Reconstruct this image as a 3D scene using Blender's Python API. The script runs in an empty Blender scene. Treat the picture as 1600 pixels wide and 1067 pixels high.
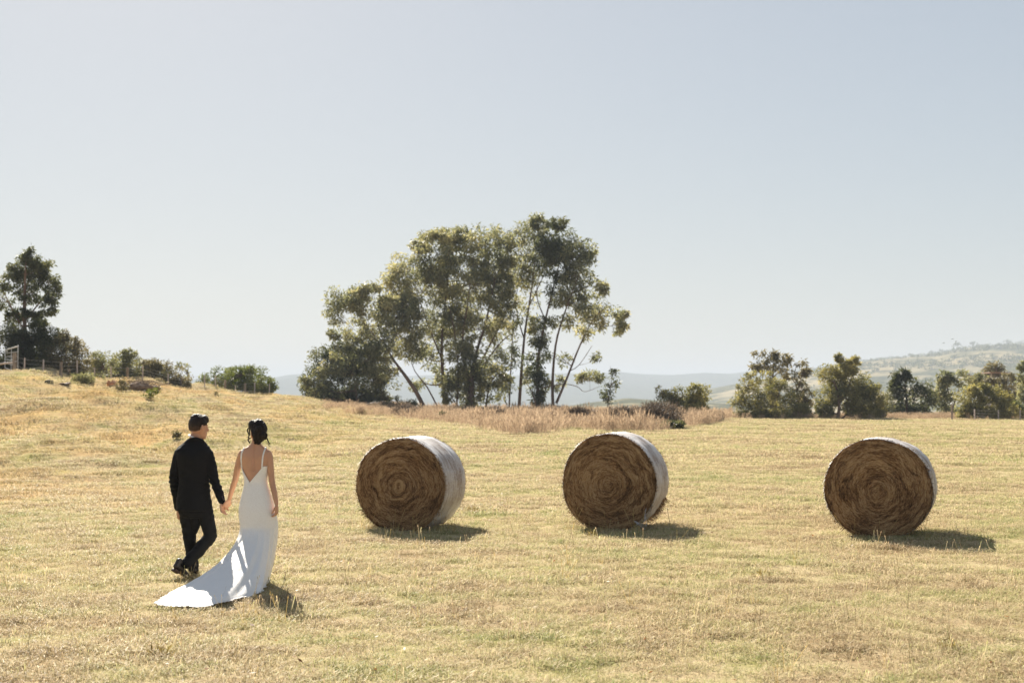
import bpy, bmesh, math, random
import numpy as np
from mathutils import Vector, Matrix, noise

random.seed(7)
rng = np.random.default_rng(11)
scene = bpy.context.scene
C = scene.collection
R = math.radians

# ------------------------------------------------------------------ camera
CAM_H = 2.0            # metres above the flat field
FPX = 2222.0           # focal length in photo pixels (50 mm on 36 mm)
HORIZ = 620.0          # photo row of the true horizon
PITCH = math.atan((HORIZ - 533.5) / FPX)
cam_d = bpy.data.cameras.new('camera')
cam = bpy.data.objects.new('camera', cam_d)
C.objects.link(cam)
cam.location = (0, 0, CAM_H)
cam.rotation_euler = (math.pi / 2 + PITCH, 0, 0)
cam_d.sensor_width = 36.0
cam_d.lens = 50.0
cam_d.clip_start = 0.1
cam_d.clip_end = 30000
cam_d.dof.use_dof = True
cam_d.dof.focus_distance = 16.6
cam_d.dof.aperture_fstop = 3.2
scene.camera = cam

# ------------------------------------------------------------------ sky, sun, exposure
SUN_EL = 34.5
SUN_AZ = -18.3         # degrees from +Y (view direction) towards +X
w = bpy.data.worlds.new('World')
scene.world = w
w.use_nodes = True
nt = w.node_tree
bg = nt.nodes['Background']
sky = nt.nodes.new('ShaderNodeTexSky')
sky.sky_type = 'NISHITA'
sky.sun_disc = False
sky.sun_elevation = R(SUN_EL)
sky.sun_rotation = R(SUN_AZ)
sky.altitude = 100
sky.air_density = 1.0
sky.dust_density = 0.7
sky.ozone_density = 1.0
hs = nt.nodes.new('ShaderNodeHueSaturation')
hs.inputs['Saturation'].default_value = 1.05
gm = nt.nodes.new('ShaderNodeGamma')      # thin high veil: evens out the clear-sky contrast over the whole dome
gm.inputs['Gamma'].default_value = 0.42
nt.links.new(sky.outputs[0], gm.inputs['Color'])
nt.links.new(gm.outputs[0], hs.inputs['Color'])
nt.links.new(hs.outputs[0], bg.inputs[0])
bg.inputs[1].default_value = 0.096

sun_d = bpy.data.lights.new('sun', 'SUN')
sun_d.energy = 5.0
sun_d.angle = R(0.5)
sun_d.color = (1.0, 0.93, 0.80)
sun = bpy.data.objects.new('sun', sun_d)
C.objects.link(sun)
_d = Vector((math.sin(R(SUN_AZ)) * math.cos(R(SUN_EL)), math.cos(R(SUN_AZ)) * math.cos(R(SUN_EL)), math.sin(R(SUN_EL))))
sun.rotation_euler = _d.to_track_quat('Z', 'Y').to_euler()
sun.location = (-20, 40, 60)

scene.view_settings.view_transform = 'Standard'
scene.view_settings.look = 'None'
scene.view_settings.exposure = 1.52
scene.view_settings.gamma = 1.0
scene.view_settings.use_curve_mapping = False
scene.render.engine = 'CYCLES'
scene.cycles.max_bounces = 6
scene.cycles.diffuse_bounces = 3
scene.cycles.transmission_bounces = 4
scene.cycles.transparent_max_bounces = 6
scene.cycles.volume_bounces = 0
scene.cycles.use_denoising = True
scene.cycles.caustics_reflective = False
scene.cycles.caustics_refractive = False

# ------------------------------------------------------------------ helpers
FWD = Vector((0, math.cos(PITCH), math.sin(PITCH)))
UPV = Vector((0, -math.sin(PITCH), math.cos(PITCH)))


def P(px, py, Y):
    """point of the place seen at photo pixel (px, py), Y metres into the scene"""
    d = FWD + Vector((1, 0, 0)) * ((px - 800) / FPX) + UPV * ((533.5 - py) / FPX)
    t = Y / d.y
    return Vector((d.x * t, Y, CAM_H + d.z * t))


def sstep(t):
    t = np.clip(t, 0, 1)
    return t * t * (3 - 2 * t)


HX = ([-90, -60, -45, -30.6, -21.6, -12.6, -4, 5, 100], [8.0, 6.4, 5.2, 3.42, 2.12, 0.78, 0.22, 0.0, 0.0])
EDGE = ([-90, -60, -30.6, -21.6, -12.6, 20, 46, 120], [62, 72, 87, 133, 144, 133, 130, 129])
_bw = [(rng.uniform(0.25, 1.6), rng.uniform(0, 6.28), rng.uniform(0, 6.28)) for _ in range(14)]


def ground(x, y):
    x = np.asarray(x, float)
    y = np.asarray(y, float)
    hx = sum(np.interp(x + o, *HX) for o in (-3, -1.5, 0, 1.5, 3)) / 5
    z = hx * sstep((y - 16) / 66.0)
    b = np.zeros_like(z)
    for k, a, p in _bw:
        b += np.sin((x * math.cos(a) + y * math.sin(a)) * k * 2 + p) * 0.011 / k
    z = z + b * np.clip((y - 22) / 20, 0.25, 1.0) * (1 + 3.2 * sstep((-x - 5) / 8) * sstep((y - 22) / 14))
    yE = sum(np.interp(x + o, *EDGE) for o in (-4, -2, 0, 2, 4)) / 5
    t = np.maximum(y - yE - 5, 0)
    z = z - 0.05 * t - 0.0045 * t * t
    return np.maximum(z, -24.5)


def gz(x, y):
    return float(ground(x, y))


def tag(o, label=None, cat=None, group=None, kind=None):
    if label: o['label'] = label
    if cat: o['category'] = cat
    if group: o['group'] = group
    if kind: o['kind'] = kind
    return o


def thing(name, label, cat, loc=(0, 0, 0), rotz=0.0, group=None):
    o = bpy.data.objects.new(name, None)
    o.empty_display_size = 0.3
    C.objects.link(o)
    o.location = loc
    o.rotation_euler = (0, 0, rotz)
    return tag(o, label, cat, group)


def link(name, me, mat, parent=None, smooth=False):
    if mat is not None and len(me.materials) == 0:
        me.materials.append(mat)
    if smooth:
        me.polygons.foreach_set('use_smooth', [True] * len(me.polygons))
    o = bpy.data.objects.new(name, me)
    C.objects.link(o)
    if parent is not None:
        o.parent = parent
    return o


def quads_mesh(name, V):
    """V: (n,4,3) array -> mesh of n separate quads"""
    V = np.asarray(V, np.float32)
    n = V.shape[0]
    me = bpy.data.meshes.new(name)
    me.vertices.add(n * 4)
    me.vertices.foreach_set('co', V.reshape(-1))
    me.loops.add(n * 4)
    me.loops.foreach_set('vertex_index', np.arange(n * 4, dtype=np.int32))
    me.polygons.add(n)
    me.polygons.foreach_set('loop_start', np.arange(0, n * 4, 4, dtype=np.int32))
    me.update(calc_edges=True)
    return me


class MB:
    def __init__(self):
        self.v = []
        self.f = []

    def tube(self, pts, rad, n=8, side=(1, 0, 0), cap=True, sub=1):
        """tapered tube; rad entries are r or (r_side, r_other)"""
        pts = [Vector(p) for p in pts]
        rad = [(r, r) if not isinstance(r, (tuple, list)) else tuple(r) for r in rad]
        if sub > 1 and len(pts) > 2:
            P2, R2 = [], []
            m = len(pts)
            for i in range(m - 1):
                p0, p1, p2, p3 = pts[max(i - 1, 0)], pts[i], pts[i + 1], pts[min(i + 2, m - 1)]
                for k in range(sub):
                    t = k / sub
                    P2.append(0.5 * ((2 * p1) + (p2 - p0) * t + (2 * p0 - 5 * p1 + 4 * p2 - p3) * t * t + (3 * p1 - p0 - 3 * p2 + p3) * t ** 3))
                    R2.append(tuple(rad[i][j] * (1 - t) + rad[i + 1][j] * t for j in (0, 1)))
            P2.append(pts[-1])
            R2.append(rad[-1])
            pts, rad = P2, R2
        if cap:   # rounded ends
            d0 = (pts[0] - pts[1]).normalized()
            d1 = (pts[-1] - pts[-2]).normalized()
            a, b = min(rad[0]), min(rad[-1])
            pts = [pts[0] + d0 * a * .8, pts[0] + d0 * a * .5] + pts + [pts[-1] + d1 * b * .5, pts[-1] + d1 * b * .8]
            s = lambda r, k: (r[0] * k, r[1] * k)
            rad = [s(rad[0], .35), s(rad[0], .8)] + rad + [s(rad[-1], .8), s(rad[-1], .35)]
        base = len(self.v)
        sv = Vector(side)
        m = len(pts)
        for i in range(m):
            t = (pts[min(i + 1, m - 1)] - pts[max(i - 1, 0)]).normalized()
            u = sv - t * sv.dot(t)
            if u.length < 1e-3:
                u = Vector((0, 1, 0)) - t * t.y
            u.normalize()
            q = t.cross(u)
            for k in range(n):
                a = 2 * math.pi * k / n
                self.v.append(pts[i] + u * (math.cos(a) * rad[i][0]) + q * (math.sin(a) * rad[i][1]))
        for i in range(m - 1):
            for k in range(n):
                a, b = base + i * n + k, base + i * n + (k + 1) % n
                self.f.append((a, b, b + n, a + n))
        self.f.append(tuple(base + k for k in range(n))[::-1])
        self.f.append(tuple(base + (m - 1) * n + k for k in range(n)))
        return self

    def rings(self, rings, n=28):
        """stack of horizontal ellipses (cx, cy, z, rx, ry), closed"""
        base = len(self.v)
        m = len(rings)
        for cx, cy, z, rx, ry in rings:
            for k in range(n):
                a = 2 * math.pi * k / n
                self.v.append(Vector((cx + rx * math.cos(a), cy + ry * math.sin(a), z)))
        for i in range(m - 1):
            for k in range(n):
                a, b = base + i * n + k, base + i * n + (k + 1) % n
                self.f.append((a, b, b + n, a + n))
        self.f.append(tuple(base + k for k in range(n))[::-1])
        self.f.append(tuple(base + (m - 1) * n + k for k in range(n)))
        return self

    def ball(self, c, r, n=14, m=9, rot=None):
        c = Vector(c)
        if not isinstance(r, (tuple, list)):
            r = (r, r, r)
        base = len(self.v)
        for i in range(m + 1):
            th = math.pi * min(max(i / m, 0.02), 0.98)
            for k in range(n):
                a = 2 * math.pi * k / n
                p = Vector((r[0] * math.sin(th) * math.cos(a), r[1] * math.sin(th) * math.sin(a), r[2] * math.cos(th)))
                if rot is not None:
                    p = rot @ p
                self.v.append(c + p)
        for i in range(m):
            for k in range(n):
                a, b = base + i * n + k, base + i * n + (k + 1) % n
                self.f.append((a, a + n, b + n, b))
        self.f.append(tuple(base + k for k in range(n)))
        self.f.append(tuple(base + m * n + k for k in range(n))[::-1])
        return self

    def box(self, c, s, rz=0.0):
        c = Vector(c)
        base = len(self.v)
        m = Matrix.Rotation(rz, 3, 'Z')
        for x in (-1, 1):
            for y in (-1, 1):
                for z in (-1, 1):
                    self.v.append(c + m @ Vector((x * s[0] / 2, y * s[1] / 2, z * s[2] / 2)))
        for f in ((0, 1, 3, 2), (4, 6, 7, 5), (0, 4, 5, 1), (2, 3, 7, 6), (0, 2, 6, 4), (1, 5, 7, 3)):
            self.f.append(tuple(base + i for i in f))
        return self

    def mesh(self, name):
        me = bpy.data.meshes.new(name)
        me.from_pydata([tuple(p) for p in self.v], [], self.f)
        me.update()
        return me

    def build(self, name, mat, parent=None, smooth=True):
        return link(name, self.mesh(name), mat, parent, smooth)

    def fuse(self, name, mat, parent=None, voxel=0.006, smooth=5, wrinkle=None):
        """weld all pieces into one continuous skin (voxel remesh), smoothed"""
        me = self.mesh(name + '_raw')
        ob = bpy.data.objects.new('tmp', me)
        C.objects.link(ob)
        rm = ob.modifiers.new('r', 'REMESH')
        rm.mode = 'VOXEL'
        rm.voxel_size = voxel
        sm = ob.modifiers.new('s', 'SMOOTH')
        sm.iterations = smooth
        sm.factor = 0.5
        dg = bpy.context.evaluated_depsgraph_get()
        out = bpy.data.meshes.new_from_object(ob.evaluated_get(dg))
        out.name = name
        bpy.data.objects.remove(ob)
        bpy.data.meshes.remove(me)
        if wrinkle:
            n = len(out.vertices)
            co = np.empty(n * 3, np.float32)
            no = np.empty(n * 3, np.float32)
            out.vertices.foreach_get('co', co)
            out.vertices.foreach_get('normal', no)
            k = np.array([wrinkle(Vector(p)) for p in co.reshape(-1, 3)], np.float32)
            out.vertices.foreach_set('co', (co.reshape(-1, 3) + no.reshape(-1, 3) * k[:, None]).reshape(-1))
        out.update()
        return link(name, out, mat, parent, True)


# ------------------------------------------------------------------ materials
def nodes_mat(name):
    m = bpy.data.materials.new(name)
    m.use_nodes = True
    t = m.node_tree
    for n in list(t.nodes):
        t.nodes.remove(n)
    out = t.nodes.new('ShaderNodeOutputMaterial')
    return m, t, out


def N(t, typ, **kw):
    n = t.nodes.new(typ)
    for k, v in kw.items():
        if k in n.inputs:
            n.inputs[k].default_value = v
        else:
            setattr(n, k, v)
    return n


def ramp(t, stops):
    r = t.nodes.new('ShaderNodeValToRGB')
    e = r.color_ramp.elements
    while len(e) < len(stops):
        e.new(0.5)
    for i, (p, c) in enumerate(stops):
        e[i].position = p
        e[i].color = (*c, 1)
    return r


def math_node(t, op, a, b=None):
    n = t.nodes.new('ShaderNodeMath')
    n.operation = op
    for i, x in enumerate((a, b)):
        if x is None: continue
        if isinstance(x, (int, float)):
            n.inputs[i].default_value = x
        else:
            t.links.new(x, n.inputs[i])
    return n.outputs[0]


def simple_mat(name, stops, scale=6.0, rough=0.8, bump=0.0, bscale=60.0, stretch=None, spec=0.3, detail=4.0):
    m, t, out = nodes_mat(name)
    b = N(t, 'ShaderNodeBsdfPrincipled')
    b.inputs['Roughness'].default_value = rough
    b.inputs['Specular IOR Level'].default_value = spec
    tc = N(t, 'ShaderNodeTexCoord')
    src = tc.outputs['Object']
    if stretch:
        mp = N(t, 'ShaderNodeMapping')
        mp.inputs['Scale'].default_value = stretch
        t.links.new(src, mp.inputs[0])
        src = mp.outputs[0]
    nz = N(t, 'ShaderNodeTexNoise', Scale=scale, Detail=detail)
    t.links.new(src, nz.inputs['Vector'])
    r = ramp(t, stops)
    t.links.new(nz.outputs[0], r.inputs[0])
    t.links.new(r.outputs[0], b.inputs['Base Color'])
    if bump:
        n2 = N(t, 'ShaderNodeTexNoise', Scale=bscale, Detail=5.0)
        t.links.new(src, n2.inputs['Vector'])
        bp = N(t, 'ShaderNodeBump', Strength=bump, Distance=0.02)
        t.links.new(n2.outputs[0], bp.inputs['Height'])
        t.links.new(bp.outputs[0], b.inputs['Normal'])
    t.links.new(b.outputs[0], out.inputs[0])
    return m


def leaf_mat(name, stops, trans, nscale=0.5, island=0.5, tr=0.45, spec=0.15):
    """diffuse + translucent blades; colour varies by noise over the crown and per leaf"""
    m, t, out = nodes_mat(name)
    tc = N(t, 'ShaderNodeTexCoord')
    nz = N(t, 'ShaderNodeTexNoise', Scale=nscale, Detail=3.0)
    t.links.new(tc.outputs['Object'], nz.inputs['Vector'])
    geo = N(t, 'ShaderNodeNewGeometry')
    isl = math_node(t, 'MULTIPLY', math_node(t, 'SUBTRACT', geo.outputs['Random Per Island'], 0.5), island)
    val = math_node(t, 'ADD', nz.outputs[0], isl)
    r = ramp(t, stops)
    t.links.new(val, r.inputs[0])
    d = N(t, 'ShaderNodeBsdfPrincipled')
    d.inputs['Roughness'].default_value = 0.55
    d.inputs['Specular IOR Level'].default_value = spec
    t.links.new(r.outputs[0], d.inputs['Base Color'])
    tl = N(t, 'ShaderNodeBsdfTranslucent')
    mc = N(t, 'ShaderNodeMix', data_type='RGBA', blend_type='MULTIPLY')
    mc.inputs[0].default_value = 1.0
    t.links.new(r.outputs[0], mc.inputs[6])
    mc.inputs[7].default_value = (*trans, 1)
    t.links.new(mc.outputs[2], tl.inputs[0])
    mx = N(t, 'ShaderNodeMixShader')
    mx.inputs[0].default_value = tr
    t.links.new(d.outputs[0], mx.inputs[1])
    t.links.new(tl.outputs[0], mx.inputs[2])
    t.links.new(mx.outputs[0], out.inputs[0])
    return m


GRASS_STOPS = [(0.0, (0.262, 0.179, 0.103)), (0.22, (0.545, 0.418, 0.268)), (0.45, (0.725, 0.597, 0.399)),
               (0.62, (0.649, 0.575, 0.336)), (0.80, (0.491, 0.467, 0.211)), (1.0, (0.273, 0.325, 0.125))]


def grass_value(t):
    """world-position noise shared by blades and soil: 0 brown .. 1 green"""
    geo = N(t, 'ShaderNodeNewGeometry')
    n1 = N(t, 'ShaderNodeTexNoise', Scale=0.16, Detail=2.0)
    n2 = N(t, 'ShaderNodeTexNoise', Scale=1.3, Detail=3.0)
    t.links.new(geo.outputs['Position'], n1.inputs['Vector'])
    t.links.new(geo.outputs['Position'], n2.inputs['Vector'])
    a = math_node(t, 'MULTIPLY', math_node(t, 'SUBTRACT', n1.outputs[0], 0.5), 1.05)
    b = math_node(t, 'MULTIPLY', math_node(t, 'SUBTRACT', n2.outputs[0], 0.5), 1.3)
    return math_node(t, 'ADD', math_node(t, 'ADD', a, b), 0.5)


def hill_tint(t, col):
    """parched orange grass in broad patches on the left hill"""
    geo = N(t, 'ShaderNodeNewGeometry')
    sp = N(t, 'ShaderNodeSeparateXYZ')
    t.links.new(geo.outputs['Position'], sp.inputs[0])
    mr = N(t, 'ShaderNodeMapRange')
    mr.inputs['From Min'].default_value = -4
    mr.inputs['From Max'].default_value = -13
    mr.inputs['To Min'].default_value = 0.06
    mr.inputs['To Max'].default_value = 1.0
    t.links.new(sp.outputs[0], mr.inputs['Value'])
    nz = N(t, 'ShaderNodeTexNoise', Scale=0.22, Detail=4.0, Roughness=0.6)
    t.links.new(geo.outputs['Position'], nz.inputs['Vector'])
    kr = ramp(t, [(0.40, (0, 0, 0)), (0.62, (1, 1, 1))])
    t.links.new(nz.outputs[0], kr.inputs[0])
    f = math_node(t, 'MULTIPLY', math_node(t, 'MULTIPLY', mr.outputs[0], kr.outputs[0]), 0.75)
    m = N(t, 'ShaderNodeMix', data_type='RGBA')
    t.links.new(f, m.inputs[0])
    t.links.new(col, m.inputs[6])
    m.inputs[7].default_value = (0.52, 0.345, 0.155, 1)
    return m.outputs[2]


def make_grass_mat(name, stops, shift=0.0, tr=0.42):
    m, t, out = nodes_mat(name)
    v = grass_value(t)
    geo = N(t, 'ShaderNodeNewGeometry')
    oi = N(t, 'ShaderNodeObjectInfo')
    i1 = math_node(t, 'MULTIPLY', math_node(t, 'SUBTRACT', geo.outputs['Random Per Island'], 0.5), 0.62)
    i2 = math_node(t, 'MULTIPLY', math_node(t, 'SUBTRACT', oi.outputs['Random'], 0.5), 0.34)
    v = math_node(t, 'ADD', math_node(t, 'ADD', v, i1), math_node(t, 'ADD', i2, shift))
    r = ramp(t, stops)
    t.links.new(v, r.inputs[0])
    col = hill_tint(t, r.outputs[0])
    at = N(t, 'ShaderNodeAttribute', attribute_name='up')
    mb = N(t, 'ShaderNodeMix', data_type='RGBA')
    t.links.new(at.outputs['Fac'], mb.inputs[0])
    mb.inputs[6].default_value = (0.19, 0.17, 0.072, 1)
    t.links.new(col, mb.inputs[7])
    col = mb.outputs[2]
    d = N(t, 'ShaderNodeBsdfDiffuse')
    t.links.new(col, d.inputs[0])
    tl = N(t, 'ShaderNodeBsdfTranslucent')
    t.links.new(col, tl.inputs[0])
    mx = N(t, 'ShaderNodeMixShader')
    mx.inputs[0].default_value = tr
    t.links.new(d.outputs[0], mx.inputs[1])
    t.links.new(tl.outputs[0], mx.inputs[2])
    gl = N(t, 'ShaderNodeBsdfGlossy', Roughness=0.45)
    m2 = N(t, 'ShaderNodeMixShader')
    m2.inputs[0].default_value = 0.015
    t.links.new(mx.outputs[0], m2.inputs[1])
    t.links.new(gl.outputs[0], m2.inputs[2])
    t.links.new(m2.outputs[0], out.inputs[0])
    return m


MAT = {}
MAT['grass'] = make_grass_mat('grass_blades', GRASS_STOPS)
MAT['tallgrass'] = leaf_mat('tall_dry_grass', [(0.12, (0.17, 0.115, 0.085)), (0.42, (0.42, 0.315, 0.22)), (0.85, (0.64, 0.51, 0.37))], (1, .97, .92), 0.35, 0.6, 0.48)
MAT['stalk'] = leaf_mat('dry_stalks', [(0.2, (0.36, 0.27, 0.11)), (0.8, (0.58, 0.47, 0.24))], (1, .9, .7), 2, 0.6, 0.4)


def ground_mat():
    m, t, out = nodes_mat('dry_field')
    v = grass_value(t)
    geo = N(t, 'ShaderNodeNewGeometry')
    n3 = N(t, 'ShaderNodeTexNoise', Scale=14.0, Detail=6.0, Roughness=0.75)
    t.links.new(geo.outputs['Position'], n3.inputs['Vector'])
    v = math_node(t, 'ADD', v, math_node(t, 'MULTIPLY', math_node(t, 'SUBTRACT', n3.outputs[0], 0.5), 1.2))
    r = ramp(t, [(p, tuple(x * k for x, k in zip(c, (0.56, 0.54, 0.50)))) for p, c in GRASS_STOPS])
    t.links.new(v, r.inputs[0])
    d = N(t, 'ShaderNodeBsdfDiffuse')
    t.links.new(hill_tint(t, r.outputs[0]), d.inputs[0])
    bp = N(t, 'ShaderNodeBump', Strength=0.6, Distance=0.05)
    t.links.new(n3.outputs[0], bp.inputs['Height'])
    t.links.new(bp.outputs[0], d.inputs['Normal'])
    t.links.new(d.outputs[0], out.inputs[0])
    return m


MAT['ground'] = ground_mat()
MAT['gum'] = leaf_mat('gum_leaves', [(0.22, (0.082, 0.092, 0.058)), (0.44, (0.166, 0.174, 0.101)), (0.64, (0.306, 0.288, 0.166)), (0.85, (0.492, 0.426, 0.258))], (1.45, 1.42, 1.05), 0.28, 0.32, 0.46, 0.3)
MAT['gumdark'] = leaf_mat('dark_gum_leaves', [(0.25, (0.041, 0.054, 0.034)), (0.6, (0.088, 0.101, 0.054)), (0.85, (0.162, 0.155, 0.081))], (1.7, 1.55, 1.0), 0.3, 0.35, 0.42, 0.3)
MAT['wattle'] = leaf_mat('olive_leaves', [(0.25, (0.099, 0.106, 0.047)), (0.55, (0.218, 0.206, 0.090)), (0.85, (0.409, 0.356, 0.165))], (1.5, 1.4, .9), 0.5, 0.4, 0.45, 0.3)
MAT['brownleaf'] = leaf_mat('brown_olive_leaves', [(0.25, (0.078, 0.074, 0.045)), (0.55, (0.157, 0.141, 0.084)), (0.85, (0.280, 0.241, 0.146))], (1.5, 1.4, 1.0), 0.5, 0.4, 0.42, 0.3)
MAT['green'] = leaf_mat('green_leaves', [(0.25, (0.055, 0.072, 0.024)), (0.55, (0.125, 0.142, 0.046)), (0.85, (0.23, 0.235, 0.08))], (1.4, 1.4, .7), 0.6, 0.4, 0.42)
MAT['greyleaf'] = leaf_mat('grey_green_leaves', [(0.25, (0.119, 0.132, 0.079)), (0.55, (0.224, 0.224, 0.132)), (0.85, (0.370, 0.343, 0.211))], (1.3, 1.25, .8), 0.5, 0.4, 0.4)
MAT['purple'] = leaf_mat('dry_weed_stems', [(0.25, (0.075, 0.060, 0.048)), (0.6, (0.165, 0.13, 0.10)), (0.85, (0.27, 0.215, 0.16))], (1.1, 1.0, .9), 0.8, 0.5, 0.3)
MAT['bark'] = simple_mat('gum_bark', [(0.3, (0.075, 0.05, 0.04)), (0.55, (0.16, 0.105, 0.08)), (0.75, (0.30, 0.20, 0.15))], 1.6, 0.9, 0.4, 20, (1, 1, 0.3))
MAT['wood'] = simple_mat('weathered_post', [(0.3, (0.17, 0.13, 0.10)), (0.7, (0.36, 0.30, 0.25))], 9, 0.9, 0.4, 40, (1, 1, .2))
MAT['steelpost'] = simple_mat('pale_post', [(0.3, (0.36, 0.30, 0.28)), (0.7, (0.55, 0.48, 0.45))], 5, 0.7)
MAT['galv'] = simple_mat('galvanised_pipe', [(0.3, (0.42, 0.43, 0.44)), (0.7, (0.60, 0.60, 0.60))], 8, 0.45, spec=0.6)
MAT['wire'] = simple_mat('fence_wire', [(0.3, (0.22, 0.21, 0.20)), (0.7, (0.36, 0.34, 0.32))], 8, 0.5)
MAT['tussock'] = leaf_mat('tussock_blades', [(0.2, (0.10, 0.075, 0.03)), (0.5, (0.22, 0.175, 0.07)), (0.8, (0.36, 0.30, 0.13))], (1.1, 1.0, .7), 2, 0.6, 0.4)

# ------------------------------------------------------------------ ground
def grid_mesh(name, xs, ys, zf):
    X, Y = np.meshgrid(xs, ys)
    Z = zf(X, Y)
    V = np.stack([X, Y, Z], -1).reshape(-1, 3)
    nx, ny = len(xs), len(ys)
    i = np.arange(ny - 1)[:, None] * nx + np.arange(nx - 1)[None, :]
    F = np.stack([i, i + 1, i + nx + 1, i + nx], -1).reshape(-1, 4)
    me = bpy.data.meshes.new(name)
    me.vertices.add(len(V))
    me.vertices.foreach_set('co', V.astype(np.float32).reshape(-1))
    me.loops.add(F.size)
    me.loops.foreach_set('vertex_index', F.astype(np.int32).reshape(-1))
    me.polygons.add(len(F))
    me.polygons.foreach_set('loop_start', np.arange(0, F.size, 4, dtype=np.int32))
    me.update(calc_edges=True)
    return me


field = link('field', grid_mesh('field', np.arange(-92, 120.1, 0.85), np.arange(-30, 215, 0.85), ground), MAT['ground'], None, True)
tag(field, 'dry mown paddock rising to a low hill on the left', kind='structure')

RA = ([-3000, -400, 0, 380, 430, 450, 480, 520, 580, 640, 700, 760, 820, 880, 930, 965, 1000, 1050, 1100, 1140, 1180, 1240, 1300, 1700, 3000],
      [590, 578, 588, 594, 590, 586, 584, 587.5, 584, 588, 585, 589, 585.5, 583, 584, 581, 584.5, 586, 582.5, 584, 579, 577, 573, 580, 570])
RB = ([880, 960, 1050, 1150, 1250, 1310, 1345, 1400, 1460, 1500, 1545, 1600, 1700, 2600], [660, 640, 618, 600, 584, 573, 566, 561, 555.5, 547, 542, 540, 543, 560])
RC = ([760, 850, 920, 980, 1040, 1120, 1200, 1300], [660, 640, 629, 622, 626, 630, 634, 650])
RD = ([1250, 1330, 1400, 1480, 1560, 1600, 1700], [650, 625, 603, 588, 578, 572, 560])


def hills_z(x, y):
    r = np.hypot(x, y)
    px = 800 + FPX * x / np.maximum(np.abs(y), r * 0.35)
    front = sstep((y / np.maximum(r, 1) - 0.2) / 0.3)
    z = np.full_like(x, -25.0)
    wob = np.sin(x * .004 + 1.3 * np.sin(y * .0023)) * np.sin(y * .0031 + x * .0017)
    for (pp, yy), dist, hw, rel in ((RA, 6000, 2000, 1), (RB, 2800, 1300, 0), (RC, 1300, 500, 0), (RD, 1900, 600, 0)):
        top = CAM_H + (HORIZ - np.interp(px, pp, yy)) / FPX * dist
        if rel == 0:
            top = top * front + (-25) * (1 - front)
        sh = np.clip(1 - np.abs(y - dist) / hw, 0, 1) if rel == 0 else np.clip(1 - np.abs(np.where(front > .5, y, r) - dist) / hw, 0, 1)
        sh = sstep(sh) ** 0.8
        flank = wob * 9.0 * sh * (1 - sh) * 4
        z = np.maximum(z, -25 + (top + 25) * sh + flank * (dist / 2800))
    return z


def polar_hills():
    a_f = np.radians(np.arange(-34, 34.01, 0.16))
    a_b = np.radians(np.arange(36, 325, 4.0))
    ang = np.concatenate([a_f, a_b, [a_f[0] + 2 * math.pi]])
    rr = np.concatenate([np.arange(60, 700, 90), np.arange(700, 4300, 55), np.arange(4300, 8600, 130)])
    A, Rr = np.meshgrid(ang, rr)
    X, Y = np.sin(A) * Rr, np.cos(A) * Rr
    Z = hills_z(X, Y)
    V = np.stack([X, Y, Z], -1).reshape(-1, 3)
    nx, ny = len(ang), len(rr)
    i = np.arange(ny - 1)[:, None] * nx + np.arange(nx - 1)[None, :]
    F = np.stack([i, i + 1, i + nx + 1, i + nx], -1).reshape(-1, 4)
    me = bpy.data.meshes.new('hills')
    me.vertices.add(len(V))
    me.vertices.foreach_set('co', V.astype(np.float32).reshape(-1))
    me.loops.add(F.size)
    me.loops.foreach_set('vertex_index', F.astype(np.int32).reshape(-1))
    me.polygons.add(len(F))
    me.polygons.foreach_set('loop_start', np.arange(0, F.size, 4, dtype=np.int32))
    me.update(calc_edges=True)
    return me


def hill_mat():
    m, t, out = nodes_mat('dry_hills')
    geo = N(t, 'ShaderNodeNewGeometry')
    n1 = N(t, 'ShaderNodeTexNoise', Scale=0.0022, Detail=5.0, Roughness=0.6)
    n2 = N(t, 'ShaderNodeTexNoise', Scale=0.022, Detail=5.0, Roughness=0.7)
    n3 = N(t, 'ShaderNodeTexVoronoi', Scale=0.06)
    sep = N(t, 'ShaderNodeSeparateXYZ')
    t.links.new(geo.outputs['Position'], sep.inputs[0])
    for n in (n1, n2, n3):
        t.links.new(geo.outputs['Position'], n.inputs['Vector'])
    past = ramp(t, [(0.3, (0.22, 0.20, 0.12)), (0.55, (0.36, 0.29, 0.18)), (0.75, (0.45, 0.33, 0.22))])
    t.links.new(n2.outputs[0], past.inputs[0])
    scrub = ramp(t, [(0.1, (0.035, 0.045, 0.028)), (0.7, (0.11, 0.11, 0.06))])
    t.links.new(n3.outputs['Distance'], scrub.inputs[0])
    far = math_node(t, 'MULTIPLY', math_node(t, 'GREATER_THAN', sep.outputs[1], 4200.0), 0.5)
    k = math_node(t, 'ADD', math_node(t, 'ADD', n1.outputs[0], math_node(t, 'MULTIPLY', math_node(t, 'SUBTRACT', n2.outputs[0], .5), 0.9)), far)
    kr = ramp(t, [(0.42, (0, 0, 0)), (0.53, (1, 1, 1))])
    t.links.new(k, kr.inputs[0])
    mx = N(t, 'ShaderNodeMix', data_type='RGBA')
    t.links.new(kr.outputs[0], mx.inputs[0])
    t.links.new(past.outputs[0], mx.inputs[6])
    t.links.new(scrub.outputs[0], mx.inputs[7])
    d = N(t, 'ShaderNodeBsdfDiffuse')
    t.links.new(mx.outputs[2], d.inputs[0])
    t.links.new(d.outputs[0], out.inputs[0])
    return m


MAT['hills'] = hill_mat()
hills = tag(link('hills', polar_hills(), MAT['hills'], None, True), 'hazy blue ridge and dry grassy hills beyond the valley', kind='structure')

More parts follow.
